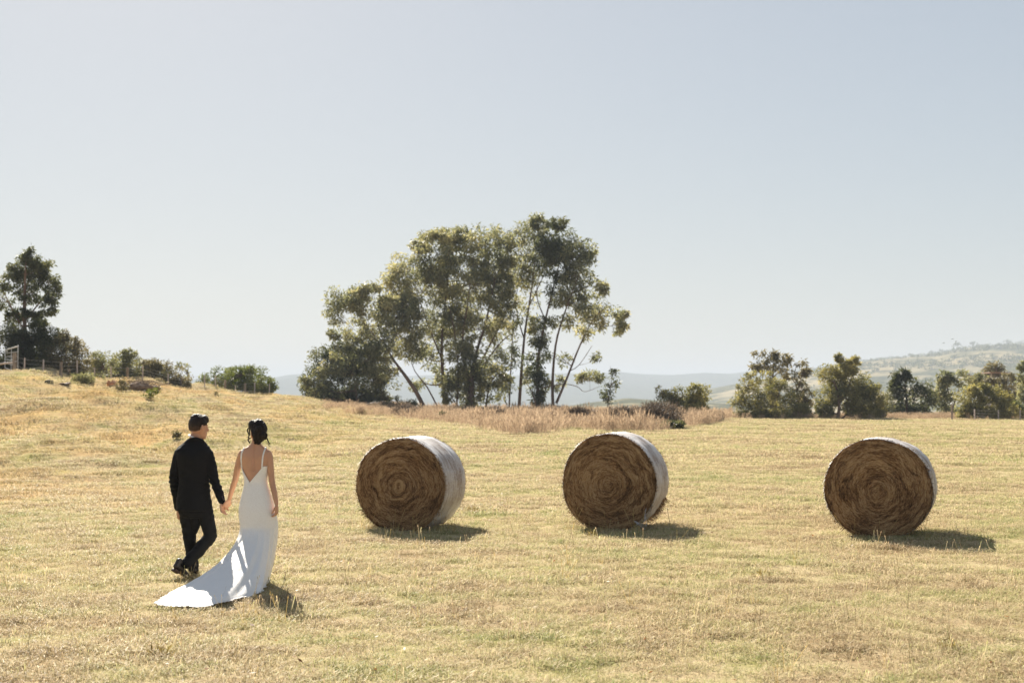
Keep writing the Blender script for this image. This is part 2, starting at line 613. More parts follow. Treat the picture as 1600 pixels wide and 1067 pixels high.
# ------------------------------------------------------------------ haze
hz = MB().box((0, 0, 66.5), (18400, 18400, 189)).build('haze', None, None, False)   # z -28 .. 161
m, t, out = nodes_mat('haze_air')
pv = N(t, 'ShaderNodeVolumePrincipled')
pv.inputs['Color'].default_value = (0.63, 0.70, 0.81, 1)
pv.inputs['Density'].default_value = 0.00024
pv.inputs['Anisotropy'].default_value = 0.0
t.links.new(pv.outputs[0], out.inputs['Volume'])
hz.data.materials.append(m)
tag(hz, 'thin summer haze over the valley', kind='stuff')

# ------------------------------------------------------------------ grass
def tuft_mesh(name, n_blades, radius, h, wid, lean, flat_frac, stems=0):
    V, F = [], []
    for i in range(n_blades):
        a = random.uniform(0, 6.283)
        r = radius * math.sqrt(random.random())
        p = Vector((math.cos(a) * r, math.sin(a) * r, -0.012))
        d = random.uniform(0, 6.283)
        if random.random() < flat_frac:
            tilt = random.uniform(1.1, 1.5)
            L = h * random.uniform(0.7, 1.5)
            p.z = random.uniform(0.003, h * .5)
        else:
            tilt = abs(random.gauss(0.25, lean))
            L = h * random.uniform(0.45, 1.25)
        out = Vector((math.cos(d), math.sin(d), 0))
        side = Vector((-out.y, out.x, 0)) * (wid * random.uniform(.6, 1.3) / 2)
        t1 = Vector((0, 0, 1)) * math.cos(tilt) + out * math.sin(tilt)
        t2 = Vector((0, 0, 1)) * math.cos(tilt + .55) + out * math.sin(tilt + .55)
        m_ = p + t1 * L * .55
        tip = m_ + t2 * L * .45
        b = len(V)
        V += [p - side, p + side, m_ + side * .8, m_ - side * .8, tip]
        F += [(b, b + 1, b + 2, b + 3), (b + 3, b + 2, b + 4)]
    for i in range(stems):     # seed stalks
        a = random.uniform(0, 6.283)
        r = radius * random.random()
        p = Vector((math.cos(a) * r, math.sin(a) * r, 0))
        L = h * random.uniform(1.5, 2.6)
        tip = p + Vector((random.gauss(0, .25), random.gauss(0, .25), 1)) * L
        s = Vector((1, 0.4, 0)) * wid * .35
        b = len(V)
        V += [p - s, p + s, tip + s, tip - s]
        F += [(b, b + 1, b + 2, b + 3)]
        q = tip - (tip - p).normalized() * L * .16
        s2 = s * 2.2
        V += [q, (q + tip) / 2 + s2, tip, (q + tip) / 2 - s2]
        F += [(b + 4, b + 5, b + 6, b + 7)]
    me = bpy.data.meshes.new(name)
    me.from_pydata([tuple(v) for v in V], [], F)
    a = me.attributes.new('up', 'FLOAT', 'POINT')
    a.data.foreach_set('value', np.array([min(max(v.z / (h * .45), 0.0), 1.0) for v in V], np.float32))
    me.update()
    return me


def scatter(name, label, protos, pts, scl, kinds, mat, sclz=None):
    """one 'stuff' object: a geometry-nodes scatter of tufts on real ground points"""
    col = bpy.data.collections.new(name + '_blades')
    for i, me in enumerate(protos):
        me.materials.append(mat)
        col.objects.link(bpy.data.objects.new('%s_blade_%02d' % (name, i), me))
    me = bpy.data.meshes.new(name)
    n = len(pts)
    me.vertices.add(n)
    me.vertices.foreach_set('co', np.asarray(pts, np.float32).reshape(-1))
    for nm, typ, arr in (('scl', 'FLOAT', scl), ('rot', 'FLOAT', rng.uniform(0, 6.283, n)), ('which', 'INT', kinds),
                         ('sz', 'FLOAT', sclz if sclz is not None else scl)):
        a = me.attributes.new(nm, typ, 'POINT')
        a.data.foreach_set('value', np.asarray(arr, np.int32 if typ == 'INT' else np.float32))
    me.update()
    ob = link(name, me, mat)
    g = bpy.data.node_groups.new(name, 'GeometryNodeTree')
    g.interface.new_socket('Geometry', in_out='INPUT', socket_type='NodeSocketGeometry')
    g.interface.new_socket('Geometry', in_out='OUTPUT', socket_type='NodeSocketGeometry')
    gi, go = g.nodes.new('NodeGroupInput'), g.nodes.new('NodeGroupOutput')
    m2p = g.nodes.new('GeometryNodeMeshToPoints')
    iop = g.nodes.new('GeometryNodeInstanceOnPoints')
    ci = g.nodes.new('GeometryNodeCollectionInfo')
    ci.inputs['Collection'].default_value = col
    ci.inputs['Separate Children'].default_value = True
    ci.inputs['Reset Children'].default_value = True

    def attr(nm, typ):
        a = g.nodes.new('GeometryNodeInputNamedAttribute')
        a.data_type = typ
        a.inputs['Name'].default_value = nm
        return a.outputs['Attribute']
    g.links.new(gi.outputs[0], m2p.inputs['Mesh'])
    g.links.new(m2p.outputs[0], iop.inputs['Points'])
    g.links.new(ci.outputs[0], iop.inputs['Instance'])
    iop.inputs['Pick Instance'].default_value = True
    g.links.new(attr('which', 'INT'), iop.inputs['Instance Index'])
    cr = g.nodes.new('ShaderNodeCombineXYZ')
    g.links.new(attr('rot', 'FLOAT'), cr.inputs['Z'])
    g.links.new(cr.outputs[0], iop.inputs['Rotation'])
    cs = g.nodes.new('ShaderNodeCombineXYZ')
    s = attr('scl', 'FLOAT')
    g.links.new(s, cs.inputs['X'])
    g.links.new(s, cs.inputs['Y'])
    g.links.new(attr('sz', 'FLOAT'), cs.inputs['Z'])
    g.links.new(cs.outputs[0], iop.inputs['Scale'])
    g.links.new(iop.outputs[0], go.inputs[0])
    md = ob.modifiers.new('scatter', 'NODES')
    md.node_group = g
    return tag(ob, label, kind='stuff')


def in_poly(x, y, poly):
    ins = np.zeros(len(x), bool)
    n = len(poly)
    for i in range(n):
        x0, y0 = poly[i]
        x1, y1 = poly[(i + 1) % n]
        c = ((y0 > y) != (y1 > y)) & (x < (x1 - x0) * (y - y0) / ((y1 - y0) if y1 != y0 else 1e-9) + x0)
        ins ^= c
    return ins


# footprints where the sward is pressed flat: (x, y, half-width, half-depth, turn)
PRESSED = []
TRAIN_POLY = []


def field_points(y0, y1, dens, margin=0.08):
    wmax = (0.36 + margin) * y1 + 2.0
    n = int(dens * 2 * wmax * (y1 - y0))
    x = rng.uniform(-wmax, wmax, n)
    y = rng.uniform(y0, y1, n)
    k = np.abs(x) < (0.36 + margin) * y + 2.0
    x, y = x[k], y[k]
    yE = np.interp(x, *EDGE)
    k = y < yE + 9
    return x[k], y[k]


def vnoise(x, y, s):
    return (np.sin(x * s * 1.7 + 2.1 * np.sin(y * s * .9)) + np.sin(y * s * 2.3 + 1.7 * np.sin(x * s * 1.1 + 1)) + np.sin((x + y) * s * 1.3 + 4)) / 3


def build_grass():
    near = [tuft_mesh('near_tuft', 50, .15, .064, .0056, .45, .40, 0) for _ in range(5)] + \
           [tuft_mesh('near_stem_tuft', 38, .14, .070, .0058, .40, .30, 2) for _ in range(2)]
    mid = [tuft_mesh('mid_tuft', 44, .24, .085, .010, .45, .40) for _ in range(4)]
    far = [tuft_mesh('far_tuft', 44, .42, .10, .02, .45, .35) for _ in range(4)]
    X, Y, S, K = [], [], [], []
    for y0, y1, dens, k0, nk, smul in ((6.5, 15, 74, 0, 7, 1.0), (15, 24, 46, 0, 7, 1.12), (24, 42, 20, 7, 4, 1.0), (42, 75, 8.5, 11, 4, 1.0), (75, 150, 3.4, 11, 4, 1.35)):
        x, y = field_points(y0, y1, dens)
        v = vnoise(x, y, 0.9) + 0.6 * vnoise(x + 7, y - 3, 3.1)
        s = smul * (1.0 + 0.22 * v) * rng.uniform(.7, 1.25, len(x))
        k = k0 + rng.integers(0, nk, len(x))
        if nk == 7:
            k = np.where((k >= 5) & (rng.random(len(x)) < .6), rng.integers(0, 5, len(x)), k)
        X.append(x); Y.append(y); S.append(s); K.append(k)
    x, y, s, k = (np.concatenate(a) for a in (X, Y, S, K))
    keep = np.ones(len(x), bool)
    for (cx, cy, hw, hd, rz) in PRESSED:
        dx, dy = x - cx, y - cy
        u = dx * math.cos(rz) + dy * math.sin(rz)
        vv = -dx * math.sin(rz) + dy * math.cos(rz)
        keep &= ~((np.abs(u) < hw) & (np.abs(vv) < hd))
    x, y, s, k = x[keep], y[keep], s[keep], k[keep]
    sz = s.copy()
    for poly in TRAIN_POLY:
        ins = in_poly(x, y, poly)
        sz[ins] *= 0.15
    z = ground(x, y)
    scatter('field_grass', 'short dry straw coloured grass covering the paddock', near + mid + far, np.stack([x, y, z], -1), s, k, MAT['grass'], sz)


def build_tall_grass():
    prot = []
    for i in range(5):
        V = []
        for j in range(42):
            a, r = random.uniform(0, 6.28), .38 * math.sqrt(random.random())
            p = Vector((math.cos(a) * r, math.sin(a) * r, 0))
            L = random.uniform(.45, 1.05)
            d = Vector((random.gauss(0, .22), random.gauss(0, .22), 1)).normalized()
            s = Vector((math.cos(a * 3), math.sin(a * 3), 0)) * .006
            tip = p + d * L
            V.append([p - s, p + s, tip + s * .6, tip - s * .6])
            q = tip - d * .22
            o = Vector((random.gauss(0, .5), random.gauss(0, .5), 0)) * .08
            V.append([q, (q + tip) / 2 + s * 3.2, tip + o + d * .06, (q + tip) / 2 - s * 3.2])
        prot.append(quads_mesh('tall_tuft', [[tuple(c) for c in q] for q in V]))
    # band of seeding grass under the trees: outline in photo pixels on the ground
    n = 42000
    x = rng.uniform(-24, 24, n)
    y = rng.uniform(72, 150, n)
    z = ground(x, y)
    px = 800 + FPX * x / y
    row = HORIZ + FPX * (CAM_H - z) / y
    low = np.interp(px, [500, 543, 620, 693, 757, 806, 855, 896, 953, 1019, 1062, 1113, 1137], [640, 644, 652, 660, 671, 680, 677, 671, 674, 673, 669, 663, 655])
    k = (px > 505) & (px < 1142) & (row < low + 1.5 + vnoise(x, y, .35) * 2.2 - np.abs(rng.normal(0, 3.0, n)))
    dens = 0.28 + 0.42 * vnoise(x, y, .3)
    k &= rng.random(n) < dens
    x, y, z, px = x[k], y[k], z[k], px[k]
    s = rng.uniform(.55, 1.3, len(x)) * (1.0 + .25 * vnoise(x, y, .4)) * np.interp(px, [500, 560, 620, 700, 800, 1142], [.28, .42, .55, .65, .78, .78]) * (1 + .35 * vnoise(x + 3, y, 1.3))
    scatter('tall_dry_grass', 'tall pinkish seeding grass in a band under the big gum trees', prot, np.stack([x, y, z], -1), s, rng.integers(0, 5, len(x)), MAT['tallgrass'])
    # thin fringe of longer dry grass along the far edge of the paddock
    x = rng.uniform(-60, 75, 9000)
    y = np.interp(x, *EDGE) + rng.normal(0, 2.2, 9000)
    k = (x > 14) & (rng.random(9000) < .75)
    x, y = x[k], y[k]
    me2 = [m.copy() for m in prot]
    for m_ in me2: m_.materials.clear()
    scatter('edge_grass', 'fringe of longer dry grass along the far edge of the paddock', me2, np.stack([x, y, ground(x, y)], -1), rng.uniform(.3, .65, len(x)), rng.integers(0, 5, len(x)), MAT['tallgrass'])


def build_stalks(places):
    hull = TRAIN_POLY[0] if TRAIN_POLY else None
    """lone seed stalks and tufts standing round the bales and the couple"""
    prot = [tuft_mesh('stalk_tuft', 10, .05, .14, .006, .35, .1, 2) for _ in range(4)]
    me = []
    pts, s = [], []
    for (x0, x1, y0, y1, n, sc) in places:
        for i in range(n):
            x, y = random.uniform(x0, x1), random.uniform(y0, y1)
            if hull and in_poly(np.array([x]), np.array([y]), hull)[0]: continue
            pts.append((x, y, gz(x, y)))
            s.append(sc * random.uniform(.6, 1.3))
    scatter('seed_stalks', 'thin dry seed stalks and grass tufts standing around the bales', prot, pts, s, rng.integers(0, 4, len(pts)), MAT['stalk'])


def build_litter():
    m = leaf_mat('fallen_leaf', [(0.3, (0.20, 0.095, 0.040)), (0.8, (0.34, 0.18, 0.085))], (1, .8, .6), 3, .6, .3)
    Q = []
    for i in range(190):
        y = random.uniform(8.5, 30)
        x = random.uniform(-.42, .42) * y
        z = gz(x, y) + .055
        a = random.uniform(0, 6.28)
        u = Vector((math.cos(a), math.sin(a), random.uniform(-.3, .6))) * random.uniform(.018, .034)
        v = Vector((-math.sin(a), math.cos(a), random.uniform(-.4, .5))) * .012
        c = Vector((x, y, z))
        Q.append([tuple(c - u), tuple(c + v), tuple(c + u), tuple(c - v)])
    tag(link('fallen_leaves', quads_mesh('fallen_leaves', Q), m), 'scattered brown fallen leaves on the dry grass', kind='stuff')

# ------------------------------------------------------------------ trees and shrubs
def leaves(cents, rc, n_per, L, W, droop):
    """n_per leaf quads round every centre (numpy)"""
    cents = np.repeat(np.asarray(cents, float), n_per, 0)
    rcs = np.repeat(np.asarray(rc, float), n_per)
    n = len(cents)
    off = rng.normal(0, 1, (n, 3))
    off *= (rng.random((n, 1)) ** 0.33) / np.linalg.norm(off, axis=1, keepdims=True)
    off[:, 2] *= 0.75
    p = cents + off * rcs[:, None]
    d = rng.normal(0, 1, (n, 3)) + off * 0.8
    d[:, 2] -= droop
    d /= np.linalg.norm(d, axis=1, keepdims=True)
    s = np.cross(d, rng.normal(0, 1, (n, 3)))
    s /= np.linalg.norm(s, axis=1, keepdims=True)
    ln = L * rng.uniform(.6, 1.3, (n, 1))
    wd = W * rng.uniform(.6, 1.3, (n, 1)) / 2
    bend = rng.normal(0, .12, (n, 3)) * ln
    a = p
    b = p + d * ln * .45 + s * wd
    c = p + d * ln + bend
    e = p + d * ln * .45 - s * wd
    return np.stack([a, b, c, e], 1)


def tree(name, label, cat, Y, base_px, trunks, blobs, mat, leaf=(.42, .12, .8), dens=70, group=None, bark='bark', sub=1.0, depth=0.8, grow=1.3, gap=1.05):
    m_px = Y / FPX
    X = (base_px - 800) * m_px
    base = Vector((X, Y, gz(X, Y)))
    t = thing(name, label, cat, base, 0, group)
    mb = MB()
    tips = []       # (point, radius) along trunks for limbs to leave from
    for tr in trunks:
        pts, rad = [], []
        y_off = random.uniform(-.6, .6)
        for i, q in enumerate(tr):
            px, py, r = q[:3]
            p = P(px, py, Y) - base
            f = i / max(len(tr) - 1, 1)
            p.y += y_off * f + (random.uniform(-.2, .2) if 0 < i else 0)
            if i == 0 and (len(q) < 4):
                p.z = -0.25
            pts.append(p)
            rad.append(r * .72)
        mb.tube(pts, rad, 7, cap=False, sub=3)
        for i in range(len(pts) - 1):
            for k in range(3):
                tips.append((pts[i].lerp(pts[i + 1], k / 3), rad[i] * (1 - k / 3) + rad[i + 1] * k / 3))
        tips.append((pts[-1], rad[-1]))
    C_all, R_all = [], []
    L, W, droop = leaf
    for bl in blobs:
        px, py, rx, ry = bl[:4]
        k = bl[4] if len(bl) > 4 else 1.0
        c = P(px, py, Y) - base
        rxm, rzm = rx * m_px * grow, ry * m_px * grow
        rym = max(rxm, rzm) * depth
        c.y += random.uniform(-.5, .5) * rym
        area = math.pi * rxm * rzm
        rm = min(max(.40 * min(rxm, rzm), .20), .62) / sub ** .3
        ns = max(4, int(1.9 * k * area / (math.pi * rm * rm)))
        d = rng.normal(0, 1, (ns, 3))
        d /= np.linalg.norm(d, axis=1, keepdims=True)
        rad = rng.uniform(.35, 1.0, (ns, 1)) ** 0.6
        sc = d * rad * np.array([rxm, rym, rzm]) * 0.84
        sc += np.array(c)
        sc = sc[sc[:, 2] > 0.12]
        if not len(sc): continue
        rcl = rng.uniform(.7, 1.3, len(sc)) * rm
        C_all.append(sc)
        R_all.append(rcl)
        # limb to the clump, twigs to its sub-clumps
        if tips:
            best = min(tips, key=lambda q: (q[0] - c).length + 2.2 * max(0, q[0].z - c.z + .3) + (0.6 if q[1] < .02 else 0))
            st, r0 = best
            r0 = min(r0 * .7, .11)
            mid = st.lerp(c, .5) + Vector((0, 0, -.10 * (c - st).length))
            mb.tube([st, mid, c], [r0, r0 * .6, max(r0 * .3, .02)], 5, cap=False, sub=3)
            for q in sc[:max(3, int(len(sc) * .55))]:
                a = mid.lerp(c, random.uniform(.3, 1.0))
                q = Vector(q)
                mb.tube([a, a.lerp(q, .55) + Vector((0, 0, -.06 * (q - a).length)), q], [max(r0 * .28, .018), .014, .007], 3, cap=False)
    cents, rcs = np.concatenate(C_all), np.concatenate(R_all)
    area_all = sum(math.pi * b[2] * b[3] * (b[4] if len(b) > 4 else 1) for b in blobs) * m_px * m_px
    n_leaf = area_all * dens * (.104 / (L * W))
    per = int(min(max(n_leaf / len(cents), 6), 170))
    Q = leaves(cents, rcs * gap, per, L, W, droop)
    Q = Q[Q[:, :, 2].min(1) > -0.05]
    if mb.v:
        mb.build('trunk', MAT[bark], t)
    link('crown', quads_mesh('crown', Q), MAT[mat], t)
    return t


def build_trees():
    CL = 'gum trees of the big clump in the middle'
    G = (.40, .13, .9)
    tree('shrub', 'low dark spreading tree at the left foot of the big gum clump', 'tree', 139, 532,
         [[(532, 632, .16), (525, 608, .12), (510, 585, .06)], [(535, 632, .14), (548, 605, .09), (565, 585, .05)]],
         [(503, 562, 26, 22), (535, 592, 40, 30), (492, 592, 20, 26), (572, 598, 28, 28), (556, 565, 28, 24), (515, 615, 34, 14), (565, 618, 30, 12), (530, 545, 22, 14), (484, 612, 12, 14), (540, 570, 24, 18), (600, 605, 20, 20), (586, 575, 22, 18), (585, 626, 26, 8, 1.3), (540, 628, 34, 7, 1.3)],
         'gumdark', (.30, .13, .3), 88, CL)
    tree('shrub', 'tawny leafy shrub merging into the dark spreading tree on its right', 'shrub', 136, 560,
         [[(560, 640, .1), (556, 610, .07), (552, 585, .03)]],
         [(548, 578, 24, 20), (575, 560, 22, 18), (512, 575, 18, 16), (590, 590, 20, 18), (500, 606, 20, 14), (535, 552, 18, 12), (480, 598, 9, 9)], 'gum', (.32, .13, .6), 70, CL)
    tree('gum_tree', 'gum tree with a trunk leaning left and a tawny dome crown', 'tree', 137, 668,
         [[(668, 640, .34), (650, 612, .28), (632, 585, .22), (614, 560, .14), (600, 535, .07)], [(690, 640, .12), (668, 606, .10), (648, 580, .06), (640, 556, .04)]],
         [(590, 505, 30, 24), (622, 490, 36, 24), (652, 508, 24, 24), (575, 530, 20, 22), (606, 470, 20, 10), (545, 466, 32, 17), (527, 492, 18, 18), (556, 488, 16, 18), (600, 548, 30, 16), (640, 540, 26, 18), (520, 520, 10, 10, .6), (580, 452, 16, 8, .7), (595, 575, 24, 16), (625, 520, 26, 20), (560, 470, 24, 16), (610, 500, 26, 20), (556, 528, 20, 17), (578, 550, 18, 14), (640, 475, 26, 14), (650, 545, 22, 18)],
         'gum', G, 80, CL)
    tree('gum_tree', 'tall gum tree forming the rounded top left part of the big clump', 'tree', 142, 696,
         [[(696, 638, .30), (693, 600, .26), (690, 545, .20), (694, 490, .14), (700, 440, .07)], [(694, 570, .14, 0), (670, 510, .10), (650, 450, .05)]],
         [(640, 420, 36, 26), (682, 396, 42, 28), (618, 446, 18, 24), (662, 452, 36, 24), (720, 400, 30, 28), (690, 490, 30, 24), (702, 366, 40, 11), (655, 385, 18, 10, .7), (632, 470, 20, 16), (708, 440, 26, 24), (668, 560, 20, 20, .7), (655, 595, 14, 16, .4), (672, 520, 20, 20), (712, 500, 22, 20), (690, 590, 14, 18, .7), (690, 440, 30, 26), (715, 470, 24, 26), (675, 425, 26, 20), (700, 530, 20, 20)],
         'gum', G, 80, CL)
    tree('gum_tree', 'many stemmed gum with a fan of bare limbs and a thick dark butt', 'tree', 140, 735,
         [[(735, 640, .55), (736, 605, .48), (742, 560, .22), (760, 500, .14), (775, 430, .07)], [(732, 600, .2, 0), (722, 540, .15), (730, 480, .10), (738, 420, .05)],
          [(738, 600, .2, 0), (762, 545, .13), (790, 490, .09), (800, 440, .05)], [(757, 640, .12), (764, 606, .10), (775, 585, .07), (792, 560, .04)], [(712, 640, .15), (716, 590, .12), (712, 530, .08), (702, 480, .05)],
          [(742, 590, .12, 0), (778, 540, .09), (800, 520, .05)]],
         [(762, 372, 40, 18), (772, 412, 36, 30), (742, 446, 34, 30), (782, 470, 24, 28), (748, 512, 34, 24), (722, 560, 30, 26), (784, 520, 20, 22), (736, 594, 24, 28, 1.3), (705, 590, 12, 16, .6), (775, 562, 24, 16, .8), (790, 395, 14, 24), (740, 400, 24, 20), (760, 445, 26, 26), (765, 495, 24, 22), (735, 540, 22, 18), (788, 440, 12, 26), (738, 622, 17, 20, 1.2), (752, 585, 18, 22), (702, 612, 13, 16, .8), (770, 608, 16, 16, .8), (786, 592, 11, 14, .7), (718, 600, 16, 18)],
         'gum', G, 84, CL)
    tree('gum_tree', 'thin single stemmed gum between the two halves of the big clump', 'tree', 141, 795,
         [[(795, 640, .13), (797, 600, .11), (800, 545, .08), (803, 490, .04)]],
         [(802, 556, 12, 22, .8), (803, 490, 14, 26, .8), (794, 600, 10, 12, .5)], 'gumdark', G, 60, CL)
    tree('gum_tree', 'tallest gum of the big clump, its narrow head highest of all', 'tree', 143, 810,
         [[(810, 641, .26), (814, 590, .22), (820, 520, .16), (830, 455, .11), (838, 390, .05)], [(819, 530, .11, 0), (806, 480, .07), (812, 430, .04)], [(826, 480, .09, 0), (850, 430, .05)]],
         [(832, 366, 26, 24), (816, 402, 20, 24), (842, 346, 16, 10), (826, 436, 18, 16, .8), (846, 400, 20, 20), (808, 372, 12, 14, .7), (820, 585, 8, 12, .4), (826, 470, 16, 20, .6), (815, 430, 16, 18, .8), (836, 410, 20, 20), (830, 510, 10, 16, .5)],
         'gum', G, 80, CL)
    tree('gum_tree', 'gum tree wrapped in dark foliage low on its stem in the big clump', 'tree', 140, 842,
         [[(842, 641, .27), (840, 600, .24), (843, 545, .18), (858, 475, .12), (876, 405, .05)], [(852, 500, .1, 0), (838, 460, .06), (846, 420, .03)]],
         [(872, 372, 30, 24), (862, 410, 26, 22), (890, 400, 24, 22), (838, 558, 18, 32, 1.2), (843, 600, 13, 20), (852, 505, 14, 16, .6), (868, 350, 16, 8, .6), (880, 440, 18, 16, .7), (875, 395, 24, 20), (900, 425, 16, 16), (855, 385, 16, 18), (866, 460, 16, 18, .7), (848, 530, 16, 16, .7), (842, 620, 12, 14, .8)],
         'gumdark', G, 86, CL)
    tree('gum_tree', 'forked pale limbed gum at the right side of the big clump', 'tree', 138, 866,
         [[(866, 643, .26), (863, 605, .2), (868, 540, .15), (880, 495, .11), (900, 440, .05)], [(869, 630, .2, 0), (886, 590, .15), (908, 535, .11), (932, 492, .07), (955, 478, .03)],
          [(846, 606, .07, 0), (880, 600, .06), (902, 604, .05), (914, 612, .04), (938, 603, .02)], [(842, 640, .09), (832, 614, .07), (820, 596, .04)], [(889, 580, .07, 0), (905, 570, .05), (925, 540, .03)]],
         [(905, 408, 24, 24), (920, 446, 22, 22), (942, 482, 20, 26), (968, 506, 10, 20), (928, 506, 18, 16, .7), (898, 500, 18, 16, .5), (916, 388, 16, 16), (922, 588, 22, 10, .7), (900, 470, 16, 14, .6), (940, 452, 10, 12, .8), (888, 460, 20, 16), (905, 430, 22, 20), (915, 480, 16, 14), (895, 390, 18, 16), (976, 488, 6, 8, .6), (880, 560, 12, 12, .4), (878, 500, 16, 18, .6), (912, 520, 14, 14, .6), (870, 600, 10, 14, .4), (930, 560, 10, 10, .4)],
         'gum', G, 80, CL)
    tree('sapling', 'wispy gum sapling standing alone right of the big clump', 'tree', 134, 946,
         [[(946, 641, .08), (953, 610, .06), (957, 585, .02)]],
         [(958, 598, 10, 14, .8), (950, 618, 10, 8, .9), (960, 580, 7, 6, .7), (944, 612, 7, 6, .5)], 'gumdark', (.34, .14, .5), 70)
    # understorey shrub under the leaning trunk
    tree('shrub', 'small dark shrub below the leaning gum trunk', 'shrub', 133, 622, [[(622, 640, .05), (622, 628, .03)]],
         [(618, 630, 16, 10), (640, 632, 12, 7), (604, 634, 10, 6)], 'gumdark', (.2, .1, .2), 80)

    # ---- left skyline
    tree('gum_tree', 'tall dark gum on the left skyline behind the metal gate', 'tree', 100, 40,
         [[(40, 580, .26), (40, 530, .22), (41, 470, .15), (45, 410, .05)], [(40, 520, .1, 0), (20, 480, .06), (8, 455, .03)], [(41, 500, .1, 0), (62, 470, .06), (78, 452, .03)]],
         [(46, 404, 18, 12, .8), (28, 416, 20, 15), (64, 416, 20, 15), (45, 428, 28, 18), (18, 440, 22, 18), (74, 438, 17, 18), (46, 458, 30, 16), (4, 465, 22, 22), (82, 458, 13, 18), (76, 482, 13, 16, .7), (40, 488, 22, 10, .6), (20, 494, 16, 12, .7), (48, 391, 7, 6, .4), (-30, 460, 30, 34), (60, 500, 16, 10, .5)],
         'gumdark', (.26, .09, .8), 84, None, sub=1.8, grow=1.12)
    H = 'shrubs along the paddock fence on the left'
    for lab, px, Y, blobs, mat in (
        ('dark evergreen shrub behind the gate post at the left edge', 0, 97, [(6, 545, 24, 42), (-26, 530, 24, 56), (16, 575, 16, 12)], 'gumdark'),
        ('dense dark shrub beneath the tall gum behind the fence', 66, 98, [(66, 545, 32, 34, 1.4), (55, 520, 18, 18), (84, 556, 20, 26, 1.4), (70, 580, 34, 12, 1.4), (48, 560, 20, 26, 1.3), (36, 545, 16, 26, 1.2)], 'gumdark'),
        ('pale tipped upright shrub at the right end of the dark hedge', 108, 97, [(104, 555, 18, 28), (122, 565, 13, 24), (100, 528, 10, 10, .7), (116, 540, 10, 10, .8), (110, 582, 22, 9, 1.4), (124, 578, 12, 14, 1.3), (96, 570, 14, 18, 1.4)], 'brownleaf'),
        ('rounded grey green bush right of the dark hedge', 160, 103, [(150, 562, 12, 9), (164, 572, 22, 16), (152, 580, 12, 10)], 'greyleaf'),
        ('grey green bush with a wispy top in the middle of the fence row', 198, 106, [(192, 566, 18, 12), (202, 572, 20, 14), (202, 553, 11, 7, .7), (188, 580, 14, 8), (190, 597, 20, 7, 1.3)], 'greyleaf'),
        ('dark leafy bush behind the straw heap', 222, 108, [(222, 576, 20, 12), (236, 570, 14, 10), (226, 586, 18, 8), (226, 600, 20, 7, 1.3)], 'brownleaf'),
        ('low grey bush filling the hedge line behind the middle fence posts', 178, 105, [(176, 580, 20, 12), (190, 588, 18, 9), (166, 586, 14, 10), (170, 598, 22, 6, 1.3)], 'greyleaf'),
        ('pale olive bush behind the brush heap posts', 240, 109, [(240, 584, 20, 11), (228, 590, 14, 8), (254, 590, 12, 8)], 'greyleaf'),
        ('dark low bush tucked behind the second timber post', 212, 107.5, [(208, 588, 18, 9), (222, 592, 14, 7), (200, 594, 12, 6)], 'gumdark'),
        ('long brownish bush sloping down toward the gap', 258, 110, [(250, 576, 18, 13), (268, 584, 16, 12), (284, 592, 13, 9), (262, 592, 18, 8), (262, 603, 20, 7, 1.3), (284, 605, 14, 7, 1.3), (244, 601, 16, 7, 1.3)], 'brownleaf')):
        tree('shrub', lab, 'shrub', Y, px, [[(px - 2, 590, .07), (px, 575, .05), (px + 3, 560, .02)], [(px + 2, 590, .06), (px + 9, 572, .03)]], blobs, mat, (.17, .08, .0), 105, H, sub=2.0, grow=1.45)
    tree('gum_tree', 'distant hazy gum tree rising past the right end of the fence shrubs', 'tree', 260, 294,
         [[(294, 640, .3), (294, 600, .22), (291, 585, .1)]], [(284, 572, 11, 4), (293, 582, 6, 7, .6)], 'greyleaf', (.5, .22, .6), 80, None, sub=.7)
    GB = 'bright green bushes past the gap in the fence row'
    for lab, px, Y, blobs in (
        ('leftmost bright green bush in front of the blue ridge', 340, 124, [(338, 594, 22, 13), (324, 602, 14, 8), (352, 588, 16, 12), (345, 606, 24, 7), (340, 615, 26, 6, 1.3)]),
        ('tallest bright green bush of the three before the ridge', 380, 127, [(376, 585, 22, 14), (388, 592, 24, 14), (376, 602, 26, 9), (366, 582, 12, 9), (376, 616, 28, 7, 1.3)]),
        ('darkest green bush, rightmost of the three before the ridge', 412, 130, [(408, 592, 17, 15), (420, 604, 12, 11), (404, 606, 18, 8), (410, 618, 18, 6, 1.3)])):
        tree('shrub', lab, 'shrub', Y, px, [[(px, 612, .1), (px - 3, 598, .06), (px - 8, 588, .03)], [(px + 3, 612, .08), (px + 8, 595, .03)]], blobs, 'green', (.22, .09, .1), 110, GB, sub=1.6, grow=1.4)

    # ---- right of the field
    RG = 'trees and bushes along the far right edge of the paddock'
    W_ = (.24, .10, .2)
    tree('shrub', 'wide olive bush half hidden by the tall pink grass', 'shrub', 118, 1068, [[(1066, 650, .09), (1070, 630, .07), (1080, 612, .03)], [(1064, 650, .07), (1050, 625, .03)]],
         [(1066, 618, 28, 15), (1088, 611, 20, 11), (1092, 624, 18, 10), (1044, 622, 16, 12), (1032, 612, 10, 10, .4), (1075, 632, 36, 9)], 'wattle', W_, 100, RG, sub=1.6, grow=1.15)
